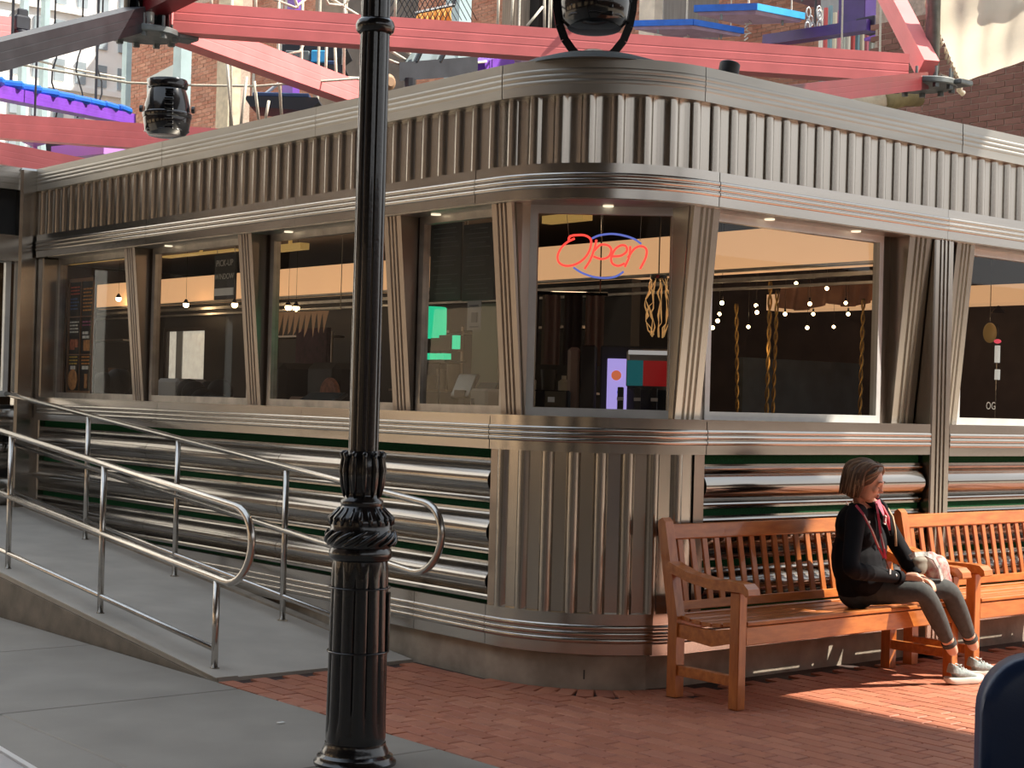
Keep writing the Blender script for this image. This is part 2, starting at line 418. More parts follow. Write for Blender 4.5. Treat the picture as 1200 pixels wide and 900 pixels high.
# base trim, ledge, eave, coping as separate steel lengths with visible seams
def bands(name, z0, z1, o, cuts, back=-.12, mt=STEEL_H, ribs=3, rb=.009):
    for i in range(len(cuts)-1):
        a, b = cuts[i]+E_, cuts[i+1]-E_
        dpart(sweep(MB(), band(z0, z1, o+random.uniform(-.0015, .0015), back, ribs, rb=rb), a, b), name, mt, auto=35)
bands('base_trim', .19, .41, .025, [0, sY(11.1), sY(9.2), sY(7.72), sY(7.05), S1+RAD*1.24])
bands('base_trim', .17, .40, -.055, [S1+RAD*1.24+.02, sX(8.66), sX(8.86), sX(11), S3])
bands('ledge', 1.28, 1.47, .03, [sY(13.14), sY(11.0), sY(9.0), sY(7.05), sX(6.60), sX(8.66)], back=-.10)
bands('ledge', 1.27, 1.47, .03, [sX(8.86), sX(11.5), S3], back=-.10)
bands('eave_band', 2.66, 2.85, .06, [.1, sY(11.2), sY(9.1), sY(7.2), sX(6.62), sX(8.75), sX(11.2), S3], back=-.3)
bands('coping', 3.23, 3.42, .05, [0, sY(11.0), sY(8.9), sY(6.9+.1), sX(6.50), sX(8.9), sX(11.2), S3], back=-.5, rb=.0025, mt=STEEL_C)
# fluted frieze between eave and coping, and fluted corner apron below the window
def flutes(s0, s1, z0, z1, pitch, dep, o=0., sm=True):
    mb = MB(); n = max(1, round((s1-s0)/pitch)); p = (s1-s0)/n; pts = []
    for i in range(n):
        a = s0+i*p
        # half-round rib, then a narrow flat valley
        for k in range(9): pts.append((a+p*(.0+.50*k/8), dep*math.sin(PI*k/8)**.7))
        pts += [(a+p*.52, -.004), (a+p*.98, -.004)]
    pts.append((s1, 0)); base = len(mb.v); N = len(pts)
    for z in (z0, z1):
        for (s, d) in pts: x, y = path(s, o+d); mb.v.append((x, y, z))
    for i in range(N-1): mb.f.append((base+i, base+i+1, base+N+i+1, base+N+i))
    return mb
for a, b in ((0.02, sY(11.4)), (sY(11.4), sY(9.6)), (sY(9.6), sY(7.8)), (sY(7.8), sY(7.0)), (sY(7.0), sX(6.6)), (sX(6.6), sX(8.4)), (sX(8.4), sX(10.2)), (sX(10.2), S3)):
    dpart(flutes(a+.002, b-.002, 2.85, 3.235, .150, .021, .0), 'fluted_panel', STEEL, auto=50)
dpart(flutes(sY(7.0), sX(6.52), .41, 1.285, .15, .030, 0), 'fluted_panel', STEEL, auto=50)
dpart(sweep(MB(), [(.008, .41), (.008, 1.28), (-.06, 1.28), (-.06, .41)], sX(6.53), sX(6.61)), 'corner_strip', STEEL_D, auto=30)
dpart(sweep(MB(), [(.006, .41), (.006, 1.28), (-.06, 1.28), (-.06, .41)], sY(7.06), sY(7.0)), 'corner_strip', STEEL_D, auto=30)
# horizontal rolled panels with green strips between
def roll(z0, z1, o=-.03, dep=.055):
    h = z1-z0; p = [(o, z0)]
    p += [(o+.018*math.sin(PI*k/4), z0+.012+.012*(1-math.cos(PI*k/4))) for k in range(0, 5)]
    p += [(o-.008, z0+.04)]
    p += [(o-.008+dep*math.sin(PI*(k)/14)**.8, z0+.042+(h-.084)*k/14) for k in range(1, 14)]
    p += [(o-.008, z1-.04)]
    p += [(o+.018*math.sin(PI*k/4), z1-.036+.012*(1-math.cos(PI*k/4))) for k in range(0, 5)]
    p += [(o, z1), (o-.1, z1), (o-.1, z0)]
    return p
for seg in ([0.05, sY(11.2), sY(9.3), sY(7.07)], [sX(6.62), sX(8.64)], [sX(8.88), sX(11.4), S3]):
    for i in range(len(seg)-1):
        for (a, b) in ((.975, 1.225), (.685, .935), (.425, .645)):
            dpart(sweep(MB(), roll(a, b), seg[i]+.003, seg[i+1]-.003), 'rolled_panel', ROLLM, auto=40)
    for (a, b) in ((1.225, 1.28), (.935, .975), (.645, .685), (.40, .425)):
        dpart(sweep(MB(), [(-.045, a), (-.045, b), (-.09, b), (-.09, a)], seg[0], seg[-1]), 'green_strip', GREEN)
# solid wall behind the cladding, below the sill and above the windows
dpart(sweep(MB(), [(-.132, .0), (-.132, 1.46), (-.24, 1.46), (-.24, 0)], 0, S3), 'lower_wall', DARK)
dpart(sweep(MB(), [(-.025, 2.70), (-.025, 3.40), (-.34, 3.40), (-.34, 2.70)], 0, S3), 'upper_wall', DARK)
dpart(sweep(MB(), [(.04, 2.655), (.04, 2.672), (-.30, 2.672), (-.30, 2.655)], .3, S3), 'eave_soffit', ALUD)
for (x, y) in ((5.83, 7.75), (5.83, 9.4), (5.83, 11.1), (6.18, 6.62), (7.2, 6.33), (8.0, 6.33)):
    dpart(MB().lathe([(.030, 2.648), (.030, 2.656)], (x, y, 0), 16), 'downlight', mat('downlight_lens', (.9, .85, .7), .3, emit=(1, .85, .6), estr=1.1))
dpart(MB().add([(X0+.3, YEND, 3.40), (X0+.3, CY, 3.40), (CX, Y0+.3, 3.40), (XEND, Y0+.3, 3.40), (XEND, YEND+4.5, 3.40), (X0+.3, YEND+4.5, 3.40)], [(0, 1, 2, 3, 4, 5)]), 'roof', DARK)
# windows -------------------------------------------------------
ZB, ZT = 1.47, 2.66
def win(p, q, frame=.045, mt=ALU, zb=ZB, zt=ZT, dep=.05, fb=.05):
    """window between plan points p,q (left to right seen from outside)"""
    p = Vector((*p, 0)); q = Vector((*q, 0)); d = (q-p).normalized(); up = Vector((0, 0, 1))
    mb = MB()
    mb.beam(p+up*(zb+fb/2), q+up*(zb+fb/2), dep, fb); mb.beam(p+up*(zt-fb/2), q+up*(zt-fb/2), dep, fb)
    a = p+d*frame/2; b = q-d*frame/2
    mb.beam(a+up*(zb+fb), a+up*(zt-fb), dep, frame, up=d); mb.beam(b+up*(zb+fb), b+up*(zt-fb), dep, frame, up=d)
    f = dpart(mb, 'window_frame', mt)
    g = MB(); a = p+d*frame; b = q-d*frame
    g.add([a+up*(zb+fb), b+up*(zb+fb), b+up*(zt-fb), a+up*(zt-fb)], [(0, 1, 2, 3)])
    dpart(g, 'pane', GLASS, f)
    return f
XG, YG = 5.90, 6.40
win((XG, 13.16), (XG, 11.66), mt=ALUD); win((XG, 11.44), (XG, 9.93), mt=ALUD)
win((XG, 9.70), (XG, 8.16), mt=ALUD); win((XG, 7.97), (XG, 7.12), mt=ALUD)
win((5.885, 6.96), (6.53, 6.385), frame=.055)
win((6.74, YG), (8.34, YG), frame=.04); win((9.15, YG), (11.6, YG), frame=.04)
# inner bright sash bar of the corner window
# tapered mullions ---------------------------------------------
def mullion(c, w, face, w2=None, ot=.015, ob=-.10, side='L'):
    """ribbed wedge: stands out at the top, leans back to the sill. face: direction outwards"""
    w2 = w2 or w
    zt, zb = 2.665, 1.465; back = -.17
    cols = []; n = 3
    def ring(z, o, w):
        P = [(-w/2, back), (-w/2, o)]
        for i in range(3):
            cc = (i-1)*w*.2; r = w*.055
            P += [(cc-r, o), (cc-r*.4, o-.014), (cc+r*.4, o-.014), (cc+r, o)]
        P += [(w/2, o), (w/2, back)]
        return P
    mb = MB(); b = ring(zb, ob, w2); t = ring(zt, ot, w); N = len(b)
    def W(u, o, z):
        if side == 'L': return (X0-o, c-u, z)
        return (c+u, Y0-o, z)
    vs = [W(u, o, zb) for u, o in b]+[W(u, o, zt) for u, o in t]
    mb.add(vs, [(i, (i+1) % N, N+(i+1) % N, N+i) for i in range(N)]+[tuple(range(N))[::-1], tuple(range(N, 2*N))])
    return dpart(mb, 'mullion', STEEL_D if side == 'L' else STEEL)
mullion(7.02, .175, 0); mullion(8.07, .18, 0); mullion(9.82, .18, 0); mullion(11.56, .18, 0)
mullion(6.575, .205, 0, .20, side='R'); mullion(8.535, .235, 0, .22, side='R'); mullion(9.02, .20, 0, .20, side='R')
# cheeks that close the gap beside the corner window
def quad_slab(name, pts, th, mt):
    mb = MB(); p = [Vector(x) for x in pts]; n = (p[1]-p[0]).cross(p[3]-p[0]).normalized()*th
    mb.add(p+[q+n for q in p], [(0, 1, 2, 3), (7, 6, 5, 4), (0, 4, 5, 1), (1, 5, 6, 2), (2, 6, 7, 3), (3, 7, 4, 0)]); return dpart(mb, name, mt)
quad_slab('window_cheek', [(5.86, 6.93, ZB), (5.885, 6.95, ZB), (5.885, 6.95, ZT), (5.76, 6.93, ZT)], .008, STEEL_D)
quad_slab('window_cheek', [(6.47, 6.36, ZB), (6.53, 6.39, ZB), (6.53, 6.39, ZT), (6.47, 6.27, ZT)], .008, STEEL_D)
dpart(MB().prism([(6.50, 6.385), (6.78, 6.385), (6.78, 6.45), (6.52, 6.45)], 2, ZB, ZT), 'jamb', ALUD)
dpart(MB().prism([(8.33, 6.385), (9.16, 6.385), (9.16, 6.45), (8.33, 6.45)], 2, ZB, ZT), 'jamb', STEEL_D)
for a, b in ((7.12, 6.94), (8.17, 7.96), (9.94, 9.69), (11.67, 11.43), (13.32, 13.14)):
    dpart(MB().prism([(5.89, b), (5.95, b), (5.95, a), (5.89, a)], 2, ZB, ZT), 'jamb', STEEL_D)
dpart(MB().b2((8.66, 6.215, .0), (8.86, 6.36, 2.66), bev=.008), 'pilaster', STEEL)
for k in range(3): dpart(MB().b2((8.715+.04*k, 6.208, .0), (8.725+.04*k, 6.222, 2.66)), 'pilaster_rib', STEEL_H)
dpart(MB().b2((5.735, 13.15, 0.2), (5.92, 13.355, 2.66), bev=.01), 'pilaster', STEEL)
for k in range(3): dpart(MB().b2((5.725, 13.19+.05*k, 1.3), (5.74, 13.205+.05*k, 2.66)), 'pilaster_rib', STEEL_H)
# sill top plate
dpart(sweep(MB(), [(.03, 1.462), (.03, 1.474), (-.24, 1.474), (-.24, 1.462)], sY(13.14), sX(8.66)), 'sill', STEEL_H, auto=35)
dpart(sweep(MB(), [(.03, 1.462), (.03, 1.474), (-.24, 1.474), (-.24, 1.462)], sX(8.86), S3), 'sill', STEEL_H, auto=35)
# entrance vestibule at the far end of the ramp
dpart(MB().b2((4.1, 13.36, .5), (5.80, 13.5, 1.4)), 'vestibule_wall', DARK); dpart(MB().b2((4.1, 13.36, 2.62), (5.80, 13.55, 3.42)), 'vestibule_wall', DARK)
dpart(MB().prism([(4.1, 3.23), (5.72, 3.23), (5.72, 3.42), (4.1, 3.42)], 1, 13.28, 13.37), 'vestibule_coping', STEEL_H)
for k in range(3): dpart(MB().b2((4.1, 13.27, 3.28+.045*k), (5.70, 13.285, 3.295+.045*k)), 'vestibule_rib', STEEL_H)
dpart(MB().prism([(4.1, 2.62), (5.60, 2.62), (5.60, 2.84), (4.1, 2.84)], 1, 13.26, 13.37), 'vestibule_eave', STEEL_H)
dpart(MB().b2((5.56, 13.24, .4), (5.78, 13.36, 3.42), bev=.02), 'vestibule_post', STEEL_H)
for z in (.55, .85, 1.13): dpart(MB().prism([(13.36, z), (13.31, z+.04), (13.29, z+.11), (13.31, z+.2), (13.36, z+.24)], 0, 4.1, 5.6), 'rolled_panel', STEEL_H, auto=60)
win((4.1, 13.38), (5.54, 13.38), mt=ALU)

# ================================================================== LAMP POST
lp = thing('lamp_post', 'tall glossy black cast iron lamp post with fluted shaft and leafy collar in the foreground', 'lamp post', (3.93, 5.69, 0))
kz = .00362
def pz(y): return (893-y)*kz
def rr(w): return w*kz*.965
LB = BLACKM
MB().lathe([(rr(50), -.03), (rr(50), .012), (rr(47), .022), (rr(46), .035), (rr(41), .045), (rr(40), .06), (rr(37.5), .075), (rr(37), .09)], n=48).build('base_flange', LB, lp, auto=40)
def fl(n, d, p=.5):
    return lambda r, z, a: r*(1-d*(1-abs(math.cos(n*a/2))**p))
sh = [(rr(35.5), .085), (rr(36.5), .11)]+[(rr(36.5-1.8*i/12), .13+(pz(664)-.15)*i/12) for i in range(13)]+[(rr(33.5), pz(658)), (rr(33), pz(655))]
MB().lathe(sh, n=120, flute=lambda r, z, a: r*(1-(.10 if .13 < z < pz(664) else 0)*(1-abs(math.cos(6*a))**.5))).build('fluted_base_shaft', LB, lp, auto=60)
MB().tube([(rr(37)*math.cos(2*PI*k/48), rr(37)*math.sin(2*PI*k/48), .475) for k in range(48)], .004, 6, closed=True).tube([(rr(37)*math.cos(2*PI*k/48), rr(37)*math.sin(2*PI*k/48), .745) for k in range(48)], .0035, 6, closed=True).build('panel_line', LB, lp, smooth=True)
# small access door on the right side of the base
ad = MB().box((0, 0, 0), (.012, .055, .25), bev=.003)
dd = ad.build('access_door', LB, lp); dd.location = (RT.x*rr(36), RT.y*rr(36), .60); dd.rotation_euler = (0, 0, math.atan2(RT.y, RT.x))
MB().lathe([(rr(34), pz(656)), (rr(38), pz(652)), (rr(38.5), pz(646)), (rr(36), pz(641)), (rr(39), pz(638)), (rr(41), pz(630)), (rr(40), pz(622)), (rr(37), pz(618)), (rr(38), pz(612)), (rr(36), pz(604)), (rr(29), pz(597)), (rr(25), pz(592))], n=64).build('collar', LB, lp, auto=50)
mb = MB()
for k in range(16):      # twisted leaves wrapped round the collar
    a0 = 2*PI*k/16
    mb.tube([((rr(40.5)+.004*math.sin(PI*t))*math.cos(a0+t*.75), (rr(40.5)+.004*math.sin(PI*t))*math.sin(a0+t*.75), pz(638)+t*(pz(620)-pz(638))) for t in [i/6 for i in range(7)]], [.004, .009, .012, .012, .011, .008, .003], 8)
mb.build('leaf_wreath', LB, lp, smooth=True)
mb = MB()
for k in range(20):      # upright leaves on the dome
    a = 2*PI*k/20
    P = [(rr(38), pz(614)), (rr(37.5), pz(607)), (rr(31), pz(600)), (rr(27), pz(594))]
    mb.tube([(r*math.cos(a), r*math.sin(a), z) for r, z in P], [.006, .012, .009, .003], 6)
mb.build('dome_leaves', LB, lp, smooth=True)
MB().lathe([(rr(25), pz(593)), (rr(26), pz(590)), (rr(26), pz(586)), (rr(22), pz(583)), (rr(21), pz(578)), (rr(23.5), pz(565)), (rr(24.5), pz(550)), (rr(22.5), pz(536)), (rr(20), pz(531)), (rr(19), pz(528))], n=48).build('vase', LB, lp, auto=60)
mb = MB()
for k in range(12):
    a = 2*PI*k/12
    P = [(rr(22), pz(582)), (rr(24), pz(568)), (rr(25.5), pz(550)), (rr(24), pz(537)), (rr(25.5), pz(531)), (rr(23), pz(528))]
    mb.tube([(r*math.cos(a), r*math.sin(a), z) for r, z in P], [.004, .011, .013, .010, .012, .004], 8)
mb.build('vase_leaves', LB, lp, smooth=True)
MB().lathe([(rr(18.5), pz(530)), (rr(18.4), pz(400)), (rr(18.2), pz(200)), (rr(18), pz(40)), (rr(18), pz(-60))], n=96, flute=lambda r, z, a: r*(1-.10*(1-abs(math.cos(4*a))**.5))).build('upper_shaft', LB, lp, auto=60)
MB().lathe([(rr(19), pz(38)), (rr(22.5), pz(35)), (rr(24), pz(29)), (rr(22.5), pz(24)), (rr(20), pz(21))], n=48).build('ring', LB, lp, smooth=True)

# ================================================================== BENCHES
def bench_proto(label, x, y):
    t = thing('garden_bench', label, 'bench', (x, y, 0), group=None)
    Wd = 1.90; H = .43
    def leg(x): return MB().box((x, .0325, .30), (.062, .065, .60), bev=.005)
    leg(.031).build('front_leg', WOOD2, t); leg(Wd-.031).build('front_leg', WOOD2, t)
    # back posts: upright to the seat, then leaning back, rounded top
    def bpost(x0):
        pr = [(.44, 0), (.505, 0), (.505, .40), (.60, .90), (.595, .93), (.57, .945), (.545, .925), (.44, .43)]
        return MB().prism(pr, 0, x0, x0+.062)
    bpost(0).build('back_post', WOOD2, t); bpost(Wd-.062).build('back_post', WOOD2, t)
    # arms: shaped boards with rolled front
    for xa in (-.012, Wd-.074):
        pr = [(.52, .70), (.50, .715), (.36, .672), (.20, .652), (.03, .655), (-.035, .650), (-.065, .625), (-.072, .595), (-.05, .585), (-.03, .60), (.0, .605), (.20, .600), (.36, .622), (.515, .665)]
        MB().prism(pr, 0, xa, xa+.086).build('arm_rest', WOOD, t)
    # side rails, stretchers
    for xs in (.012, Wd-.05):
        MB().prism([(.06, .335), (.20, .30), (.45, .32), (.45, .39), (.33, .385), (.2, .385), (.06, .41)], 0, xs, xs+.038).build('seat_side_rail', WOOD, t)
        MB().b2((xs, .06, .115), (xs+.038, .45, .17), bev=.003).build('stretcher', WOOD, t)
    MB().box((Wd/2, .02, .375), (Wd-.12, .036, .095), bev=.004).build('front_rail', WOOD, t)
    MB().box((Wd/2, .47, .40), (Wd-.12, .034, .085), bev=.004).build('rear_rail', WOOD, t)
    # contoured seat slats
    sy = [(.005, .436, .075, R(6)), (.085, .424, .068, R(9)), (.16, .412, .068, R(5)), (.235, .408, .068, R(0)), (.31, .411, .068, R(-4)), (.385, .419, .068, R(-7))]
    for (yy, zz, w, a) in sy:
        x0 = .062 if yy < .06 else .03
        MB().box((Wd/2, yy+w/2-.01, zz), (Wd-2*x0, w, .022), rot=Matrix.Rotation(-a, 3, 'X'), bev=.004).build('seat_slat', WOOD, t)
    # back rails and uprights
    an = math.atan2(.095, .50); rotb = Matrix.Rotation(-an, 3, 'X')
    def bp(z): return .487+(z-.40)*.19
    MB().box((Wd/2, bp(.865), .865), (Wd-.12, .032, .085), rot=rotb, bev=.006).build('top_rail', WOOD, t)
    MB().box((Wd/2, bp(.475), .475), (Wd-.12, .032, .05), rot=rotb, bev=.004).build('lower_back_rail', WOOD, t)
    sm = MB().box((0, 0, 0), (.042, .014, .36), rot=rotb, bev=.003).build('back_slat', WOOD2, t); me = sm.data
    n = 18
    for i in range(n):
        xx = .062+(Wd-.124)*(i+.75)/(n+.5)
        o = sm if i == 0 else link('back_slat', me, t)
        o.location = (xx, bp(.665), .665)
    return t
b1 = bench_proto('varnished wooden garden bench on which the woman sits, nearest the rounded corner', 6.215, 5.60)
b2 = copytree(b1); b2.location = (8.30, 5.62, 0); b2['label'] = 'empty varnished wooden garden bench at right, cut off by the picture edge'

# ================================================================== ROOF FLOODLIGHTS
def barrel(label, p, k, head, tilt, grp, yoke=True):
    t = thing('floodlight', label, 'floodlight', p)
    M = Matrix.Rotation(tilt, 3, 'X')
    Rz = Matrix.Rotation(head, 3, 'Z'); Q = Rz @ M
    h = MB().lathe([(.10*k, -.22*k), (.15*k, -.21*k), (.185*k, -.17*k), (.20*k, -.08*k), (.19*k, .05*k), (.165*k, .15*k), (.15*k, .19*k), (.165*k, .20*k), (.172*k, .24*k), (.16*k, .27*k), (.12*k, .275*k)], (0, 0, .36*k), 40, M=Q).build('lamp_head', BLACKP, t, auto=35)
    MB().lathe([(.203*k, -.06*k), (.208*k, -.05*k), (.208*k, -.02*k), (.200*k, -.01*k)], (0, 0, .36*k), 40, M=Q).build('head_band', BLACKP, t, auto=35)
    mb = MB()
    for s in (-.05, 0, .05): mb.tube([Q @ Vector((.19*k*math.cos(a), .19*k*math.sin(a), s*k-.12*k))+Vector((0, 0, .36*k)) for a in [i*PI/4 for i in range(8)]], .006*k, 6, closed=True)
    mb.build('cooling_rib', BLACKP, t, smooth=True)
    mb = MB()
    for s_ in ((-1, 1) if yoke else ()):
        pts = [Rz @ Vector((s_*x*k, 0, z*k)) for x, z in ((.215, .42), (.216, .34), (.212, .26), (.196, .17), (.165, .09), (.12, .03), (.09, .0))]
        for i in range(len(pts)-1): mb.beam(pts[i], pts[i+1], .045*k, .012*k, up=Rz @ Vector((0, 1, 0)))
    pts = [Rz @ Vector((x*k, 0, .005)) for x in (-.09, .09)]
    for i in range(len(pts)-1): mb.beam(pts[i], pts[i+1], .045*k, .012*k, up=Rz @ Vector((0, 1, 0)))
    mb.build('yoke' if yoke else 'base_bar', BLACKP, t)
    for q_ in range(9): MB().box(Rz @ Vector((.055*k, -.172*k-(.018*k if 1 < q_ < 7 else 0), .20*k+.04*k*q_)), (.075*k, .03*k, .022*k), rot=Rz, bev=.004).build('grille_fin', BLACKP, t)
    for s in (-1, 1): MB().lathe([(.03*k, -.012), (.03*k, .012)], Rz @ Vector((s*.222*k, 0, .38*k)), 12, M=Rz @ Matrix.Rotation(PI/2, 3, 'Y')).build('yoke_knob', BLACKP, t)
    MB().lathe([(.10*k, -.03*k), (.10*k, .01*k), (.05*k, .03*k)], n=24).build('mount_base', BLACKP, t, auto=40)
    return t
f1 = barrel('black barrel shaped floodlight on the roof edge far left, in front of the red beams', (6.02, 11.55, 3.42), .92, YAW-PI/2, 0, None, False)
f2 = barrel('large black floodlight in a yoke on the rounded roof corner, top centre', (6.13, 6.72, 3.50), 1.0, YAW-PI/2, R(-4), None)
ds = MB().lathe([(.42, 3.415), (.40, 3.44), (.28, 3.478), (.10, 3.50), (.02, 3.502)], (6.16, 6.74, 0), 48)
tagobj(ds.build('roof_cover', mat('grey_rubber', (.06, .065, .06), .6), auto=50), 'low grey domed roof cover beneath the big floodlight', 'roof cover')
f3 = thing('spotlight', 'small matt black cylinder spotlight peeping over the right roof edge', 'spotlight', (7.13, 6.62, 3.40))
MB().lathe([(.058, -.06), (.062, -.05), (.062, .055), (.055, .062), (.045, .058), (.045, .04)], (0, 0, .14), 28, M=Matrix.Rotation(R(12), 3, 'Y')).build('lamp_head', mat('matt_black', (.02, .02, .022), .5), f3, auto=40)
MB().b2((-.012, -.02, -.01), (.012, .02, .09)).build('bracket', BLACKP, f3)

# ================================================================== NEON SIGN
neon = mat('red_neon', (.8, .05, .04), .4, emit=(1., .06, .045), estr=1.9)
neonb = mat('blue_neon', (.1, .15, .5), .4, emit=(.16, .22, .75), estr=.9)
nA = Vector((5.885, 6.96, 0)); nB = Vector((6.53, 6.385, 0)); nd = (nB-nA).normalized(); nin = Vector((-nd.y, nd.x, 0))
if nin.x < 0: nin = -nin
nc = (nA+nB)/2+nin*.12-nd*.0
def hit(px, py):
    d = ray(px, py); k = (nc-CAM).dot(nin)/d.dot(nin); return CAM+d*k
sg = thing('neon_sign', 'neon sign reading Open in red script inside a blue oval, hung in the corner window', 'sign', tuple(nc+Vector((0, 0, 2.35))))
def stroke(uv, name, mt, r=.0065):
    P = [hit(u, v) for u, v in uv]
    # smooth with catmull-rom
    Q = []
    for i in range(len(P)-1):
        p0 = P[max(i-1, 0)]; p1 = P[i]; p2 = P[i+1]; p3 = P[min(i+2, len(P)-1)]
        for t in (0, .2, .4, .6, .8):
            Q.append(.5*((2*p1)+(p2-p0)*t+(2*p0-5*p1+4*p2-p3)*t*t+(3*p1-p0-3*p2+p3)*t**3))
    Q.append(P[-1])
    return wbuild(MB().tube(Q, r, 8), name, mt, sg, smooth=True)
zc = lambda L: [(600+u/3.333, 230+v/3.333) for u, v in L]
stroke(zc([(222, 178), (225, 158), (250, 152), (285, 153), (308, 170), (305, 205), (285, 240), (250, 265), (212, 272), (185, 260), (178, 235), (190, 205), (215, 180), (245, 165)]), 'letter_o', neon)
stroke(zc([(330, 170), (322, 205), (305, 250), (283, 284)]), 'letter_p', neon)
stroke(zc([(322, 212), (345, 190), (375, 192), (388, 210), (378, 235), (350, 245), (318, 235)]), 'letter_p', neon)
stroke(zc([(392, 235), (425, 232), (448, 215), (445, 195), (425, 192), (402, 208), (388, 238), (392, 262), (415, 272), (440, 262)]), 'letter_e', neon)
stroke(zc([(462, 195), (458, 235), (440, 276)]), 'letter_n', neon)
stroke(zc([(452, 240), (478, 205), (505, 195), (525, 208), (522, 240), (500, 284)]), 'letter_n', neon)
stroke(zc([(312, 165), (340, 153), (385, 147), (430, 152), (475, 166), (505, 186)]), 'oval_top', neonb, .006)
stroke(zc([(240, 278), (275, 300), (325, 316), (375, 319), (410, 311), (436, 294)]), 'oval_bottom', neonb, .006)
wbuild(MB().tube([hit(667, 279), hit(663, 245)+Vector((0, 0, .02))], .0015, 5).tube([hit(750, 282), hit(752, 248)], .0015, 5), 'hanging_wire', ROPE, sg)

# ================================================================== DINER INTERIOR
struct(MB().b2((5.98, 6.50, .05), (13.9, 20.2, .10)).build('floor', INTF))
struct(MB().b2((6.1, 6.6, 3.16), (13.9, 20.2, 3.30)).build('ceiling', INTC))
struct(MB().b2((13.7, 6.5, .1), (13.85, 20.2, 3.2)).build('wall_right', INTD))
wb = struct(MB().b2((6.0, 20.0, .1), (13.9, 20.2, 3.2)).build('wall_back', INTD))
# back partition behind the counter with one opening that lets daylight through
PX = 9.25
oa = onx(191, 450, PX); ob_ = onx(241, 383, PX); OY0, OY1, OZ0, OZ1 = ob_.y, oa.y, oa.z, ob_.z
struct(MB().b2((PX, 9.6, .1), (PX+.1, OY0, 2.58)).build('wall_partition', mat('near_black_panelling', (.016, .011, .008), .6, var=.4, scale=3))); struct(MB().b2((PX, OY1, .1), (PX+.1, 19.9, 2.58)).build('wall_partition', mat('near_black_panelling', (.016, .011, .008), .6, var=.4, scale=3)))
struct(MB().b2((PX, OY0, .1), (PX+.1, OY1, OZ0)).build('wall_partition', mat('near_black_panelling', (.016, .011, .008), .6, var=.4, scale=3))); struct(MB().b2((PX, OY0, OZ1), (PX+.1, OY1, 2.58)).build('wall_partition', mat('near_black_panelling', (.016, .011, .008), .6, var=.4, scale=3)))
sf = thing('lit_soffit', 'long warm lit soffit running above the service counter inside the diner', 'soffit', (PX, 12, 2.6))
wbuild(MB().b2((PX-.02, 7.0, 2.60), (PX+.30, 19.8, 2.90)), 'soffit_face', mat('warm_soffit', (.85, .50, .26), .5, var=.05, scale=3, emit=(1, .56, .28), estr=.68), sf)  # emission stands in for the lamps that light the soffit
wbuild(MB().b2((PX-.05, 7.0, 2.585), (PX+.02, 19.8, 2.605)), 'soffit_trim', ALUD, sf)
wbuild(MB().b2((PX-.10, 7.0, 2.50), (PX-.03, 19.8, 2.53)).b2((PX-.08, 7.0, 2.44), (PX-.05, 19.8, 2.46)), 'track_rail', ALUD, sf)
s2 = thing('lit_soffit', 'second warm lit soffit deep in the diner, seen through the right-hand window', 'soffit', (12.5, 8.4, 2.6))
wbuild(MB().b2((12.5, 7.0, 2.54), (12.9, 11.0, 2.70)), 'soffit_face', MATS['warm_soffit'], s2)
# yellow lit fascia inside over the windows
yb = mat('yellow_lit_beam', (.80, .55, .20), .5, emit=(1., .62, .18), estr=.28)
for (p0_, p1_, z0_, z1_, n) in ((635, 683, 262, 248, 'at the top left of the corner window'), (318, 352, 295, 284, 'at the top left of the third left window'), (190, 274, 302, 291, 'across the top of the second left window'), (75, 146, 310, 302, 'across the top of the far left window')):
    a = onx(p0_, z0_, 8.2); b = onx(p1_, z1_, 8.2)
    bm_ = tagobj(MB().b2((8.2, b.y, a.z), (8.3, a.y, b.z)).b2((8.24, (a.y+b.y)/2-.02, b.z), (8.26, (a.y+b.y)/2+.02, 3.17)).build('ceiling_beam', yb), 'yellow lit ceiling beam '+n, 'beam')
# service counter
ct = thing('service_counter', 'dark service counter with steel top running along the left windows inside', 'counter', (6.5, 10, .1))
wbuild(MB().b2((6.15, 7.95, .1), (6.75, 13.0, 1.36)), 'counter_body', INTD, ct)
wbuild(MB().b2((6.12, 7.93, 1.36), (6.80, 13.0, 1.40), bev=.008), 'counter_top', STEEL_D, ct)
def light(kind, loc, e, col, size=.3, rot=(0, 0, 0), sy=None):
    l = bpy.data.lights.new('light', kind); l.energy = e; l.color = col
    if kind == 'AREA':
        l.size = size
        if sy: l.shape = 'RECTANGLE'; l.size_y = sy
    if kind == 'POINT': l.shadow_soft_size = size
    o = bpy.data.objects.new('light', l); COL.objects.link(o); o.location = loc; o.rotation_euler = rot; return o
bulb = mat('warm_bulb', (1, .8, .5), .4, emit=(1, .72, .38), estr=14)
# ceiling pendants (lit)
def pendant(x, y, z, lab, on=True, r=.035, top=3.16):
    t = thing('pendant_lamp', lab, 'lamp', (x, y, z))
    MB().ell((0, 0, 0), r, 14, 8).build('bulb', bulb, t, smooth=True)
    MB().tube([(0, 0, r*.8), (0, 0, top-z)], .0018, 5).build('cord', BLACKP, t)
    MB().lathe([(r*1.1, r*.4), (r*.6, r*1.3), (r*.3, r*1.8)], n=14).build('cap', BLACKP, t)
    if on: light('POINT', (x, y, z-.06), 2.5, (1, .68, .38), .05)
for (px, py, X, lab) in ((218, 357, 9.0, 'small lit pendant seen through the second left window, near its middle'), (275, 357, 8.8, 'small lit pendant at the right edge of the second left window'),
                         (139, 350, 9.1, 'small yellow pendant in the far left window beside the menu board'), (338, 360, 8.6, 'left of two close lit pendants in the third left window'), (347, 361, 8.6, 'right of two close lit pendants in the third left window')):
    p = onx(px, py, X); pendant(p.x, p.y, p.z, lab, on=px != 347)
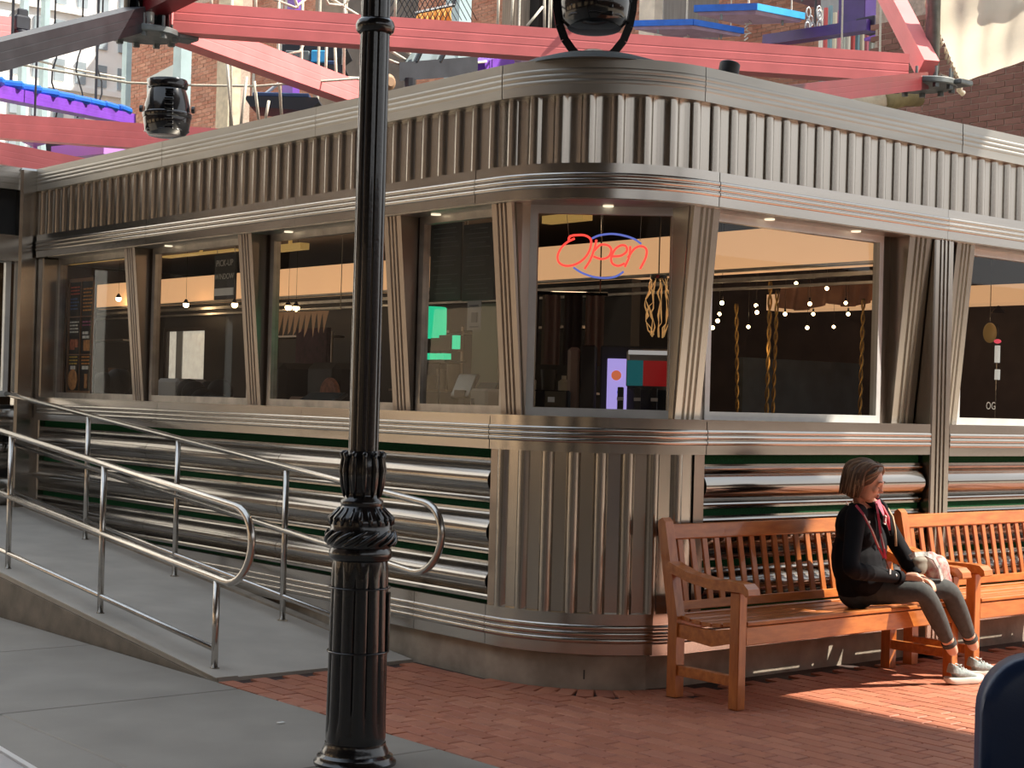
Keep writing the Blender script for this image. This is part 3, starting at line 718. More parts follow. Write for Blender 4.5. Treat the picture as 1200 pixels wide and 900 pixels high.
# bulbs hung inside, standing in for string lights reflected in the right window
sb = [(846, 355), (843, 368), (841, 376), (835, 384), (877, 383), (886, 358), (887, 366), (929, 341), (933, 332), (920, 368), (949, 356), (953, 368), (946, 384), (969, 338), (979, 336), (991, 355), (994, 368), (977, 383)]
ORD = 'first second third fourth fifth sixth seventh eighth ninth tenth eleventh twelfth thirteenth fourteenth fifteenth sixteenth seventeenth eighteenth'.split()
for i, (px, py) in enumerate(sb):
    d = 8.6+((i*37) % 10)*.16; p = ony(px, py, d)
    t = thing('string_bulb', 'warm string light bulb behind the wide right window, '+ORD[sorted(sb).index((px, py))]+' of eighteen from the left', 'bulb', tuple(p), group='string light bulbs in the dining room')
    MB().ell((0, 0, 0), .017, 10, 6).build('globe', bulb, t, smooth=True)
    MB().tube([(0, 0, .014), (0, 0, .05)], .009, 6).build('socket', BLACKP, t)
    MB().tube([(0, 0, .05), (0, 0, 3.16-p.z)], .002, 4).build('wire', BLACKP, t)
light('POINT', (9.8, 8.6, 2.0), 6, (1, .62, .34), .2)
light('AREA', (8.0, 11.5, 2.5), 3, (1, .66, .38), .8, sy=9)
light('POINT', (7.3, 8.2, 2.75), 9, (1, .66, .40), .12)  # unseen fill light added to brighten the dark corner interior
light('AREA', (8.0, 7.6, 2.9), 4, (1, .66, .38), 1.2)
# twisted rope columns, standing in for reflected rope lights
gold = mat('brass_rope', (.42, .27, .08), .35, .8, var=.2, scale=20)
for (px, py0, py1, Y, lab) in ((903, 330, 490, 8.6, 'leftmost tall twisted brass rope column behind the wide right window'), (911, 340, 432, 9.4, 'shorter twisted brass column just right of the tall one'),
                               (1012, 350, 470, 8.4, 'twisted brass rope column near the right side of the wide window'), (863, 356, 455, 9.2, 'thin slanting brass rope column at the left of the wide window')):
    a = ony(px, py0, Y); b = ony(px-(6 if px != 863 else -8), py1, Y); b.z = max(b.z, .1)
    t = thing('rope_column', lab, 'column', (b.x, b.y, .1))
    for ph in (0, PI):
        n = 70; L = a-b; pts = []
        base = b.copy(); base.z = .1; topp = a
        for i in range(n+1):
            c = base.lerp(topp, i/n); ang = i*.9+ph; pts.append(c+Vector((.012*math.cos(ang), .012*math.sin(ang), 0))-Vector((b.x, b.y, .1)))
        MB().tube(pts, .009, 5).build('strand', gold, t, smooth=True)
# booths and partition in the right dining room
bth = mat('dark_red_vinyl', (.10, .02, .02), .4, var=.2, scale=5)
for i, (x, y, lab) in enumerate(((7.6, 7.2, 'dark red dining booth just inside the wide right window, left one'), (8.7, 7.4, 'dark red dining booth just inside the wide right window, right one'), (10.2, 7.3, 'dark red dining booth inside the second right window'))):
    t = thing('dining_booth', lab, 'booth', (x, y, .1))
    MB().b2((0, 0, 0), (.5, 1.1, .42), bev=.03).build('seat', bth, t); MB().b2((-.12, 0, 0), (.0, 1.1, 1.35), bev=.03).build('backrest', bth, t)
    MB().b2((-.13, -.02, 1.35), (.01, 1.12, 1.38), bev=.008).build('cap_rail', STEEL_D, t)
drp = MB(); n = 40
for i in range(n): pass
# draped swag of copper cloth
dv = []; df = []
a = ony(915, 337, 9.6); b = ony(1030, 330, 9.6)
for i in range(33):
    for j in range(7):
        u = i/32; v = j/6; sag = .10*math.sin(PI*((u*2) % 1)); p = a.lerp(b, u); dv.append((p.x, p.y+.04*math.sin(u*40)+.03*v, p.z-v*(.17+sag*.5)))
for i in range(32):
    for j in range(6): df.append((i*7+j, i*7+j+1, (i+1)*7+j+1, (i+1)*7+j))
tagobj(MB().add(dv, df).build('draped_cloth', mat('copper_cloth', (.36, .16, .08), .5, .3, var=.2, scale=8), smooth=True), 'copper coloured swag of cloth draped under the ceiling of the dining room', 'cloth')
# pale blue back panel of the dining room and small white tray on the sill
tagobj(MB().b2((10.9, 9.85, 1.2), (12.6, 9.9, 2.0)).build('panelling', mat('dusty_blue', (.06, .09, .11), .5, var=.4, scale=3)), 'dusty blue panelling at the back of the dining room', 'panel')
p = ony(822, 486, 6.75)
tagobj(MB().b2((6.72, 6.62, 1.475), (7.0, 6.78, 1.515), bev=.006).build('white_box', mat('ivory_card', (.55, .52, .42), .6)), 'flat ivory box lying on the sill inside the wide right window', 'box')
tagobj(MB().b2((6.68, 6.6, 1.40), (8.3, 6.9, 1.473)).build('window_shelf', INTD), 'dark shelf inside the wide right window', 'shelf')
for (x, y) in ((6.9, 6.75), (8.1, 6.75)): pass
# lantern built for a lamp post reflection, round yellow lamp; second right window
t = thing('street_lantern', 'slim black lantern with white panes seen in the far right window', 'lantern', tuple(ony(1167, 500, 7.6)))
o0 = Vector(t.location)
def wl(px, py): return ony(px, py, 7.6)
wbuild(MB().tube([wl(1166, 505), wl(1170, 380)], .008, 6), 'post', BLACKP, t)
for (py0, py1) in ((405, 425), (433, 445)): wbuild(MB().tube([wl(1169, py0), wl(1168.5, py1)], .022, 8), 'pane', mat('lantern_white', (.8, .8, .75), .5, emit=(1, .98, .9), estr=.5), t)
wbuild(MB().tube([wl(1170, 367), wl(1170, 358)], [.06, .004], 12), 'roof', BLACKP, t)
wbuild(MB().ell(wl(1169, 400), (.03, .03, .018)), 'red_cap', mat('red_glow', (.8, .05, .1), .4, emit=(1, .1, .15), estr=.8), t)
wbuild(MB().b2(tuple(wl(1166, 505)-Vector((.05, .05, 1.2))), tuple(wl(1166, 505)+Vector((.05, .05, .01)))), 'foot', BLACKP, t)
t = thing('globe_lamp', 'dim yellow globe lamp inside the far right window', 'lamp', tuple(ony(1160, 390, 8.3)))
MB().ell((0, 0, 0), (.06, .06, .09), 16, 10).build('shade', mat('dim_yellow_shade', (.35, .22, .08), .5, emit=(.8, .45, .12), estr=.12), t, smooth=True)
MB().tube([(0, 0, .08), (0, 0, 3.16-t.location.z)], .004, 5).build('cord', BLACKP, t)

def text(s, size, mt, name, parent=None, loc=None, M=None, ext=.001):
    cu = bpy.data.curves.new(name, 'FONT'); cu.body = s; cu.size = size; cu.extrude = ext; cu.align_x = 'CENTER'; cu.align_y = 'CENTER'; cu.resolution_u = 3
    o = bpy.data.objects.new(name, cu); COL.objects.link(o)
    dg = bpy.context.evaluated_depsgraph_get(); me = bpy.data.meshes.new_from_object(o.evaluated_get(dg)); bpy.data.objects.remove(o)
    me.materials.clear(); me.materials.append(mt)
    if M is not None: me.transform(M)
    return link(name, me, parent, loc)
ML = Matrix(((0, 0, -1, 0), (-1, 0, 0, 0), (0, 1, 0, 0), (0, 0, 0, 1)))   # text readable from -X side
MR = Matrix(((1, 0, 0, 0), (0, 0, -1, 0), (0, 1, 0, 0), (0, 0, 0, 1)))    # readable from -Y side
whp = mat('white_print', (.75, .74, .70), .6)
o = text('OG', .075, mat('faded_print', (.30, .28, .26), .6), 'printed_letters', None, tuple(ony(1161, 476, 6.5)), MR); tagobj(o, 'pale letters OG printed low on the far right window glass', 'lettering')
# menu board on the far left window
a = onx(68, 465, 5.965); b = onx(107, 465, 5.965)
mbz0, mbz1 = 1.52, onx(85, 327, 5.965).z; ya, yb_ = min(a.y, 13.12), b.y
menu = thing('menu_board', 'tall black menu board with coloured text blocks behind the far left window', 'menu board', (5.97, (ya+yb_)/2, mbz0))
Hm = mbz1-mbz0; Wm = ya-yb_
MB().b2((0, -Wm/2, 0), (.02, Wm/2, Hm), bev=.004).build('board', mat('menu_black', (.012, .011, .013), .5), menu)
mb = MB()
for q in ((-Wm/2, -Wm/2+.018), (Wm/2-.018, Wm/2)): mb.b2((-.012, q[0], 0), (0, q[1], Hm))
for q in ((0, .018), (Hm-.03, Hm), (Hm*.33, Hm*.33+.008), (Hm*.66, Hm*.66+.008)): mb.b2((-.012, -Wm/2, q[0]), (0, Wm/2, q[1]))
mb.b2((-.012, -.004, 0), (0, .004, Hm)).build('menu_frame', mat('copper_frame', (.35, .20, .12), .4, .5), menu)
cols = {'red_print': (.55, .12, .08), 'blue_print': (.08, .14, .30), 'orange_print': (.65, .28, .07), 'yellow_print': (.6, .42, .08), 'pink_print': (.40, .10, .22), 'white_print': (.62, .6, .55)}
def prow(name, y0, z0, w, rows, cn, dz=.028, th=.012):
    mb = MB(); k_ = Wm/.73; y0 *= k_; w *= k_; z0 *= Hm/.98
    for i in range(rows):
        yy = y0; k = 0
        while yy < y0+w-.02:
            l = random.uniform(.02, .06); l = min(l, y0+w-yy); mb.b2((-.003, -yy-l, z0-i*dz), (0, -yy, z0-i*dz+th)); yy += l+.012
    mb.build(name, mat(cn, cols[cn], .6), menu)
prow('text_block', -.33, .90, .26, 3, 'red_print'); prow('text_block', -.33, .80, .24, 4, 'blue_print'); prow('text_block', .04, .88, .26, 7, 'orange_print', .03)
prow('text_block', -.33, .60, .26, 4, 'white_print'); prow('text_block', .04, .60, .24, 2, 'pink_print'); prow('text_block', .05, .50, .2, 2, 'white_print', .035, .022)
prow('text_block', -.32, .30, .24, 3, 'yellow_print'); prow('text_block', .04, .30, .25, 3, 'orange_print'); prow('text_block', -.28, .20, .14, 1, 'white_print', .03, .03); prow('text_block', .06, .20, .2, 1, 'white_print', .03, .03)
food = mat('food_print', (.48, .22, .08), .6, var=.4, scale=30)
MB().lathe([(.085, 0), (.09, .006), (.05, .01)], n=24, M=Matrix.Rotation(-PI/2, 3, 'Y'), c=(-.002, Wm*.26, .11)).build('plate_picture', food, menu)
MB().box((-.003, -Wm*.25, .10), (.004, .05, .12)).box((-.003, -Wm*.25, .40), (.004, .12, .09)).build('food_picture', food, menu)
MB().box((-.003, Wm*.33, .41), (.004, .09, .09)).box((-.003, Wm*.16, .42), (.004, .06, .07)).build('food_picture', mat('food_print_b', (.40, .12, .06), .6, var=.4, scale=30), menu)
# pick-up sign hanging in the second left window
pu = thing('hanging_sign', 'dark sign reading PICK-UP WINDOW hung at the top right of the second left window', 'sign', (6.06, (onx(251, 320, 6.06).y+onx(276, 320, 6.06).y)/2, onx(262, 351, 6.06).z))
MB().b2((0, -.155, 0), (.015, .155, .34), bev=.003).build('panel', mat('charcoal_board', (.05, .045, .04), .6), pu)
text('PICK-UP', .068, mat('grey_print', (.75, .72, .66), .6), 'lettering', pu, (-.003, 0, .27), ML)
text('WINDOW', .060, MATS['grey_print'], 'lettering', pu, (-.003, 0, .17), ML)
MB().b2((-.004, -.14, .03), (0, .14, .085)).build('white_strip', whp, pu)
MB().tube([(.007, -.13, .34), (.007, -.13, 3.16-pu.location.z)], .003, 5).tube([(.007, .13, .34), (.007, .13, 3.16-pu.location.z)], .003, 5).build('chain', ALUD, pu)
# daylit opening of the partition
dw, dh = (OY1-OY0)/2, OZ1-OZ0
dl = thing('rear_window', 'bright daylit rear window behind the counter seen through the second left window', 'window', (PX+.05, (OY0+OY1)/2, OZ0))
MB().b2((-.04, -dw, 0), (.04, -dw+.04, dh)).b2((-.04, dw-.04, 0), (.04, dw, dh)).b2((-.04, -dw, dh-.04), (.04, dw, dh)).b2((-.04, -dw, 0), (.04, dw, .04)).build('frame', INTD, dl)
MB().b2((-.01, dw*.25, 0), (.03, dw*.55, dh)).build('column', mat('grey_post', (.35, .38, .40), .6), dl)
MB().b2((.0, -dw+.04, .04), (.01, dw-.04, dh-.04)).build('pane', mat('daylit_glass', (.8, .75, .6), .5, col2=(.45, .35, .2), scale=9, emit=(1, .93, .78), estr=.55), dl)
# things on the counter, left windows
def onctr(px, Xc=6.45): return onx(px, 465, Xc).y
def boxthing(name, lab, cat, c, d, mt, rz=0, extra=None):
    t = thing(name, lab, cat, c, rz)
    MB().box((0, 0, d[2]/2), d, bev=min(d)*.12).build('body', mt, t)
    if extra: extra(t, d)
    return t
def scr(t, d):
    MB().box((-d[0]/2-.002, 0, d[2]*.55), (.006, d[1]*.86, d[2]*.8)).build('screen', GLASSB, t)
whc = mat('grey_white_plastic', (.42, .42, .41), .5); chp = mat('charcoal_plastic', (.03, .03, .035), .4)
ZC = 1.40
boxthing('register', 'pale register box on the counter in the second left window', 'register', (6.5, onctr(207), ZC), (.3, .38, .26), whc)
boxthing('card_reader', 'brown cardboard box low at the left of the second left window', 'box', (6.4, onctr(192), ZC), (.15, .14, .18), mat('kraft_card', (.22, .14, .08), .8))
def blob(name, lab, cat, c, r, mt, n=9):
    t = MB(); rnd = random.Random(len(lab))
    for i in range(n): t.ell((rnd.uniform(-1, 1)*r[0]*.7, rnd.uniform(-1, 1)*r[1]*.7, r[2]*rnd.uniform(.35, .8)), (r[0]*.5, r[1]*.4, r[2]*rnd.uniform(.35, .5)), 12, 8)
    o = t.build(name, mt, smooth=True); o.location = c; tagobj(o, lab, cat); return o
blob('black_bag', 'crumpled black bag on the counter in the far left window', 'bag', (6.45, onctr(128), ZC), (.2, .33, .3), DARK, 14)
blob('black_coat', 'dark bundled coat on the counter right part of the second left window', 'coat', (6.45, onctr(240), ZC), (.2, .30, .22), DARK, 12)
def tab(name, lab, y, w, h, X=6.3, tilt=-55, mt=chp, up=0):
    t = thing(name, lab, 'screen', (X, y, ZC+up))
    if up: MB().b2((-.03, -.03, -up), (.05, .03, .02)).box((.01, 0, -up+.01), (.16, .16, .02), bev=.004).build('base', mt, t)
    Rm = Matrix.Rotation(R(tilt), 3, 'Y')
    MB().box((0, 0, h*.45), (.025, w, h), rot=Rm, bev=.006).build('housing', mt, t)
    MB().box(Vector((0, 0, h*.45))+Rm @ Vector((-.015, 0, 0)), (.004, w*.9, h*.86), rot=Rm).build('glass', mat('tablet_glass', (.10, .13, .15), .15, .2), t)
    MB().b2((-.05, -.05, 0), (.08, .05, h*.3)).build('stand', mt, t)
    return t
tab('tablet', 'tilted grey glass ordering screen on the counter in the third left window', onctr(372, 6.3), .46, .24, tilt=60)
boxthing('napkin_box', 'brown napkin dispenser on the counter in the third left window', 'dispenser', (6.6, onctr(358, 6.6), ZC), (.14, .26, .14), mat('brown_card', (.20, .11, .07), .7))
t = thing('round_sign', 'round reddish brown pizza shaped sign standing on the counter, third left window', 'sign', (6.62, onctr(389, 6.62), ZC))
MB().lathe([(.105, 0), (.115, .01), (.115, .03), (.105, .04)], (0, 0, .17), 28, M=Matrix.Rotation(-PI/2, 3, 'Y')).build('disc', mat('terracotta_print', (.30, .11, .06), .6, var=.5, scale=25), t)
MB().b2((-.04, -.06, 0), (.05, .06, .06)).build('foot', chp, t)
for i, (px, sc) in enumerate(((340, .5), (402, .55))):
    boxthing('dark_appliance', ('black fridge unit at the left behind the third left window', 'dark appliance at the right behind the third left window')[i], 'appliance', (8.2, onx(px, 440, 8.2).y, .1), (.5, .5, 1.75), DARK)
boxthing('coffee_machine', 'dark plum coloured curtain panel hanging behind the third left window', 'curtain', (8.5, onx(366, 440, 8.5).y, .1), (.05, .55, 2.1), mat('plum_cloth', (.045, .01, .02), .8, var=.4, scale=20))
# paper bunting
bt = thing('paper_bunting', 'row of pointed brown paper bunting across the third left window', 'bunting', tuple(onx(350, 365, 8.3)))
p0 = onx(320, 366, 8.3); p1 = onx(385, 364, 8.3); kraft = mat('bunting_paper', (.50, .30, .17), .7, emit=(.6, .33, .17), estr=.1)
wbuild(MB().tube([p0+Vector((0, .2, .01)), p1+Vector((0, -.2, .01))], .006, 5), 'cord', ROPE, bt)
for i in range(10):
    c = p0.lerp(p1, (i+.5)/10); w = (p0-p1).length/20
    wbuild(MB().add([c+Vector((0, w, 0)), c+Vector((0, -w, 0)), c+Vector((-.02, random.uniform(-.04, .04), -.20-random.random()*.06)), c+Vector((.006, w, 0)), c+Vector((.006, -w, 0)), c+Vector((-.014, 0, -.19))], [(0, 1, 2), (3, 5, 4), (0, 2, 5, 3), (1, 4, 5, 2), (0, 3, 4, 1)]), 'pennant', kraft, bt)
wbuild(MB().tube([p0+Vector((0, .2, .01)), p0+Vector((0, .2, 3.16-p0.z))], .004, 5).tube([p1+Vector((0, -.2, .01)), p1+Vector((0, -.2, 3.16-p1.z))], .004, 5), 'hanger', ROPE, bt)
# fourth left window: chalk boards, green glow for a reflection, white panel, registers
cb = mat('chalkboard', (.035, .042, .042), .5, var=.3, scale=4); chalk = mat('chalk', (.16, .17, .17), .8)
for i, (pa, pb_, lab) in enumerate(((504, 541, 'left dark chalk menu board high in the fourth left window'), (542, 580, 'right dark chalk menu board high in the fourth left window'))):
    Xc = 6.6; ya_ = onx(pa, 300, Xc).y; yb2 = onx(pb_, 300, Xc).y; z1 = onx(pa, 264, Xc).z; z0 = onx(pa, 353, Xc).z
    t = thing('chalk_menu', lab, 'menu board', (Xc, (ya_+yb2)/2, z0)); w = ya_-yb2; h = z1-z0
    MB().b2((0, -w/2, 0), (.02, w/2, h), bev=.003).build('board', cb, t)
    mb = MB()
    for k in range(15):
        zz = h*.93-k*h*.06
        if k in (5, 9): continue
        mb.b2((-.002, -w*random.uniform(.2, .42), zz), (0, w*random.uniform(.25, .42), zz+.006))
    mb.build('chalk_lines', chalk, t)
    MB().tube([(.01, w*.4, h), (.01, w*.4, 3.16-z0)], .004, 5).tube([(.01, -w*.4, h), (.01, -w*.4, 3.16-z0)], .004, 5).build('hanger', ALUD, t)
gs = thing('green_display', 'glowing green display shade above the counter in the fourth left window', 'display', tuple(onx(505, 395, 6.5)))  # glowing shade built for a green reflection in the pane
gg = mat('green_glow', (.03, .5, .28), .5, emit=(.03, .85, .42), estr=.8)
c = onx(505, 375, 6.5); wbuild(MB().lathe([(.10, -.115), (.10, 0), (.098, .085), (.088, .092)], onx(506, 376, 6.48), 24), 'shade', gg, gs, auto=40)
wbuild(MB().b2(tuple(onx(528, 411, 6.47)), tuple(onx(505, 393, 6.47)+Vector((.10, 0, 0)))), 'display_box', mat('maroon_card', (.09, .015, .015), .5), gs)
wbuild(MB().b2(tuple(onx(505, 421, 6.42)), tuple(onx(487, 414, 6.42)+Vector((.06, 0, 0)))).b2(tuple(onx(520, 421, 6.42)), tuple(onx(511, 414, 6.42)+Vector((.06, 0, 0)))).b2(tuple(onx(535, 409, 6.42)), tuple(onx(530, 393, 6.42)+Vector((.03, 0, 0)))), 'green_light', gg, gs)
pz0 = onx(515, 425, 6.5)
wbuild(MB().b2((6.42, pz0.y-.16, pz0.z), (6.6, pz0.y+.14, pz0.z+.012)).tube([(6.5, pz0.y, ZC), (6.5, pz0.y, pz0.z+.3)], .008, 6), 'stand', chp, gs)
bx = lambda a, b, X, dx=.03: MB().b2((X, onx(a[0], a[1], X).y, onx(a[0], a[1], X).z), (X+dx, onx(b[0], b[1], X).y, onx(b[0], b[1], X).z))
tagobj(bx((551, 480), (585, 355), 7.0, .05).build('white_cabinet', mat('pale_cabinet', (.22, .21, .18), .5)), 'pale upright cabinet behind the fourth left window', 'cabinet')
nt_ = thing('notice', 'white printed notice stuck inside the fourth left window', 'notice', tuple(onx(555, 370, 5.93)))
wbuild(bx((547, 387), (564, 352), 5.93, .003), 'sheet', mat('notice_paper', (.24, .23, .21), .7), nt_)
wbuild(bx((550, 359), (560, 357), 5.926, .003).add(*(lambda q: (q.v, q.f))(bx((550, 384), (560, 382), 5.926, .003))).add(*(lambda q: (q.v, q.f))(bx((552, 378), (559, 366), 5.926, .003))), 'print', mat('grey_ink', (.08, .08, .08), .7), nt_)
tab('register_screen', 'left tilted dark register screen in the fourth left window', onctr(545, 6.4), .20, .17, X=6.4, tilt=25, up=.16)
tab('register_screen', 'right tilted dark register screen in the fourth left window', onctr(567, 6.4), .20, .14, X=6.42, tilt=35, up=.14)
t = boxthing('white_carton', 'white carton with small grey print at the lower right of the fourth left window', 'carton', (6.22, onx(569, 457, 6.22).y, ZC+.0), (.12, .17, .22), mat('white_card', (.36, .34, .29), .7))
MB().b2((-.063, .03, .12), (-.06, .06, .16)).b2((-.063, .03, .05), (-.06, .06, .09)).build('print', MATS['grey_ink'], t)
tagobj(MB().b2((6.3, max(onctr(505, 6.3)-.1, 7.97), ZC), (6.6, onctr(505, 6.3)+.25, ZC+.06)).build('keyboard_tray', chp), 'low black tray on the counter at the left of the fourth left window', 'tray')
# corner window: soda fountain, brown column, shelves, glass chandelier
cbn = thing('corner_counter', 'dark counter inside the corner window carrying the drink machines', 'counter', (6.74, 7.19, .1))
def W2(px, py, t): return CAM+ray(px, py)*t
MB().box((0, 0, .57), (1.1, .5, 1.14), rot=Matrix.Rotation(-PI/4, 3, 'Z')).build('counter_body', INTD, cbn)
MB().box((0, 0, 1.16), (1.15, .55, .04), rot=Matrix.Rotation(-PI/4, 3, 'Z'), bev=.006).build('counter_top', STEEL_D, cbn)
q45 = Matrix.Rotation(-PI/4, 3, 'Z')       # local x runs along the window (rightwards), y inwards
def cw(px, dep, z):
    """point dep metres behind the corner window on the sight line through image column px, at height z"""
    d = ray(px, 440); k = ((nA-CAM).dot(nin)+dep)/d.dot(nin); p = CAM+d*k; return Vector((p.x, p.y, z))
sfn = thing('soda_fountain', 'soda fountain with lit purple screen and red and teal panel in the corner window', 'drink dispenser', tuple(cw(742, .62, 1.28)), -PI/4)
MB().b2((-.20, -.1, 0), (.22, .25, .08), bev=.006).build('drip_tray', chp, sfn)
MB().b2((-.20, .05, .08), (.22, .25, .62), bev=.008).build('body', mat('dispenser_dark', (.02, .022, .028), .3), sfn)
MB().b2((-.04, -.12, .36), (.22, .05, .60), bev=.02).build('canopy', mat('dispenser_steel', (.35, .36, .37), .3, .7), sfn)
MB().b2((-.035, -.128, .38), (.06, -.118, .53)).build('teal_panel', mat('teal_print', (.01, .12, .14), .4, emit=(.02, .3, .34), estr=.25), sfn)
MB().b2((.06, -.128, .38), (.215, -.118, .53)).build('red_panel', mat('crimson_print', (.3, .01, .015), .4, emit=(.5, .02, .02), estr=.3), sfn)
MB().b2((-.155, -.03, .16), (-.035, -.02, .54), bev=.004).build('screen', mat('purple_screen', (.3, .25, .7), .4, emit=(.52, .42, 1.), estr=.9), sfn)
MB().lathe([(.03, 0), (.03, .004)], (-.10, -.034, .44), 24, M=Matrix.Rotation(PI/2, 3, 'X')).build('emblem', mat('emblem_red', (.8, .1, .1), .4, emit=(1, .25, .1), estr=.6), sfn)
MB().b2((-.13, -.036, .437), (-.07, -.033, .444)).build('emblem_band', mat('emblem_white', (.9, .9, .9), .4, emit=(1, 1, 1), estr=.6), sfn)
MB().lathe([(.018, 0), (.018, .004)], (-.075, -.034, .34), 16, M=Matrix.Rotation(PI/2, 3, 'X')).build('emblem', mat('emblem_blue', (.05, .1, .6), .4, emit=(.05, .15, .9), estr=.5), sfn)
MB().b2((-.03, -.122, .565), (.20, -.118, .59)).build('header_text', mat('header_white', (.6, .6, .6), .4, emit=(1, 1, 1), estr=.35), sfn)
for k in range(3):
    x = -.07+.10*k
    tp = MB().b2((x-.018, -.14, .22), (x+.018, -.06, .37), bev=.004).build('tap', chp, sfn)
    MB().b2((x-.02, -.145, .29), (x+.02, -.138, .31)).build('tap_label', MATS['white_print'], tp)
    MB().tube([(x, -.10, .10), (x, -.10, .22)], .025, 10).build('nozzle', chp, sfn)
bcol = thing('brown_column', 'brown padded upright column beside the soda fountain in the corner window', 'column', tuple(cw(682, .60, 1.28)), -PI/4)
MB().b2((-.085, -.08, 0), (-.01, .12, .60), bev=.02).build('pale_side', mat('taupe_pad', (.26, .17, .12), .6), bcol)
MB().b2((-.01, -.08, 0), (.085, .12, .615), bev=.01).build('dark_side', mat('dark_pad', (.022, .014, .010), .5), bcol)
t = thing('espresso_machine', 'black coffee machine at the lower left of the corner window', 'coffee machine', tuple(cw(648, .55, 1.28)), -PI/4)
MB().b2((-.11, -.06, 0), (.11, .16, .34), bev=.01).build('body', chp, t); MB().b2((-.1, -.1, .20), (.09, -.06, .34), bev=.006).build('brew_head', BLACKP, t)
MB().b2((-.02, -.104, .27), (.02, -.10, .30)).build('badge', MATS['white_print'], t); MB().b2((-.11, -.12, 0), (.11, -.06, .03)).build('drip_tray', STEEL_D, t)
t = thing('hanging_aprons', 'row of pale aprons on a dark rail in the corner window', 'aprons', tuple(cw(655, 1.3, 2.15)), -PI/4)
MB().tube([(-.3, 0, .1), (.3, 0, .1)], .012, 8).tube([(-.25, 0, .1), (-.25, 0, 1.0)], .005, 5).tube([(.25, 0, .1), (.25, 0, 1.0)], .005, 5).build('rail', BLACKP, t)
for k in range(4):
    dvs = []; dfs = []
    for i in range(9):
        for j in range(5): dvs.append((-.26+k*.14+.12*i/8, .02*math.sin(i*1.9+k), .09-.45*j/4))
    for i in range(8):
        for j in range(4): dfs.append((i*5+j, i*5+j+1, (i+1)*5+j+1, (i+1)*5+j))
    MB().add(dvs, dfs).build('apron', mat('apron_cloth', (.24, .16, .12), .8) if k % 2 else mat('apron_cloth_dark', (.05, .035, .03), .8), t, smooth=True)
ch = thing('glass_chandelier', 'amber glass chandelier of twisted strands at the upper right of the corner window', 'chandelier', tuple(cw(769, .55, 2.30)))
amb = mat('amber_glass', (.75, .45, .18), .15, .6, emit=(1, .55, .2), estr=.35)
MB().tube([(0, 0, .02), (0, 0, 3.16-2.30)], .004, 6).lathe([(.05, 0), (.05, .02)], n=14).build('stem', BLACKP, ch)
for k in range(9):
    a = 2*PI*k/9; 
    MB().tube([((.04+.035*math.sin(PI*t/8))*math.cos(a)+.010*math.sin(t*2.3+k), (.04+.035*math.sin(PI*t/8))*math.sin(a)+.010*math.cos(t*1.9+k*2), -.34*t/8+.01*math.sin(t*3+k)) for t in range(9)], [.002+.002*((t*7+k*3) % 3) for t in range(9)], 5).build('strand', amb, ch, smooth=True)

# racks and clutter against the partition, seen through the third, fourth and corner windows
def rack(lab, px, X, w, shelves, seed, z0=.1, top=2.1):
    r = random.Random(seed); c = onx(px, 440, X); t = thing('kitchen_rack', lab, 'rack', (X, c.y, z0))
    for yy in (-w/2, w/2): MB().tube([(0, yy, 0), (0, yy, top)], .012, 6).build('upright', STEEL_D, t)
    for i in range(shelves):
        z = top*(i+1)/shelves-.06
        MB().b2((-.15, -w/2, z), (.15, w/2, z+.02)).build('shelf', STEEL_D, t)
    return t, c
cl = [mat('tub_'+n, c_, .5) for n, c_ in (('white', (.30, .29, .26)), ('red', (.22, .03, .02)), ('steel', (.25, .25, .25)), ('brown', (.12, .06, .03)), ('black', (.02, .02, .02)))]
for k, (px, X, w, lab) in enumerate(((505, 8.9, .9, 'wire kitchen rack of tubs behind the fourth left window'), (350, 9.0, 1.2, 'wire kitchen rack of tubs behind the third left window'), (650, 8.7, .8, 'wire kitchen rack of tubs behind the corner window at left'), (130, 8.9, 1.2, 'wire kitchen rack of tubs behind the far left window'))):
    t, c = rack(lab, px, X, w, 4, k)
    rr_ = random.Random(k+5)
    for i in range(2, 4):
        z = .1+2.1*i/4-.04; yy = c.y-w/2+.1; n = 0
        while yy < c.y+w/2-.1:
            h = rr_.uniform(.10, .24); d = rr_.uniform(.05, .09); kind = rr_.choice(['cup', 'tub', 'bottle'])
            pr = {'cup': [(d*.7, 0), (d*.9, h)], 'tub': [(d, 0), (d, h*.8), (d*1.05, h*.82), (d*1.05, h*.9)], 'bottle': [(d*.7, 0), (d*.7, h*.7), (d*.3, h*.85), (d*.3, h*1.1)]}[kind]
            o = MB().lathe(pr, n=14).build('storage_'+kind, cl[rr_.randrange(5)], auto=40); o.location = (X, yy, z)
            tagobj(o, '%s %s, %s on the %s shelf of the %s window rack' % (o.data.materials[0].name[4:], kind, ORD[n], ('upper', 'lower')[i == 2], ('fourth left', 'third left', 'corner', 'far left')[k]), kind, 'containers on the kitchen racks')
            yy += d*2+rr_.uniform(.02, .08); n += 1

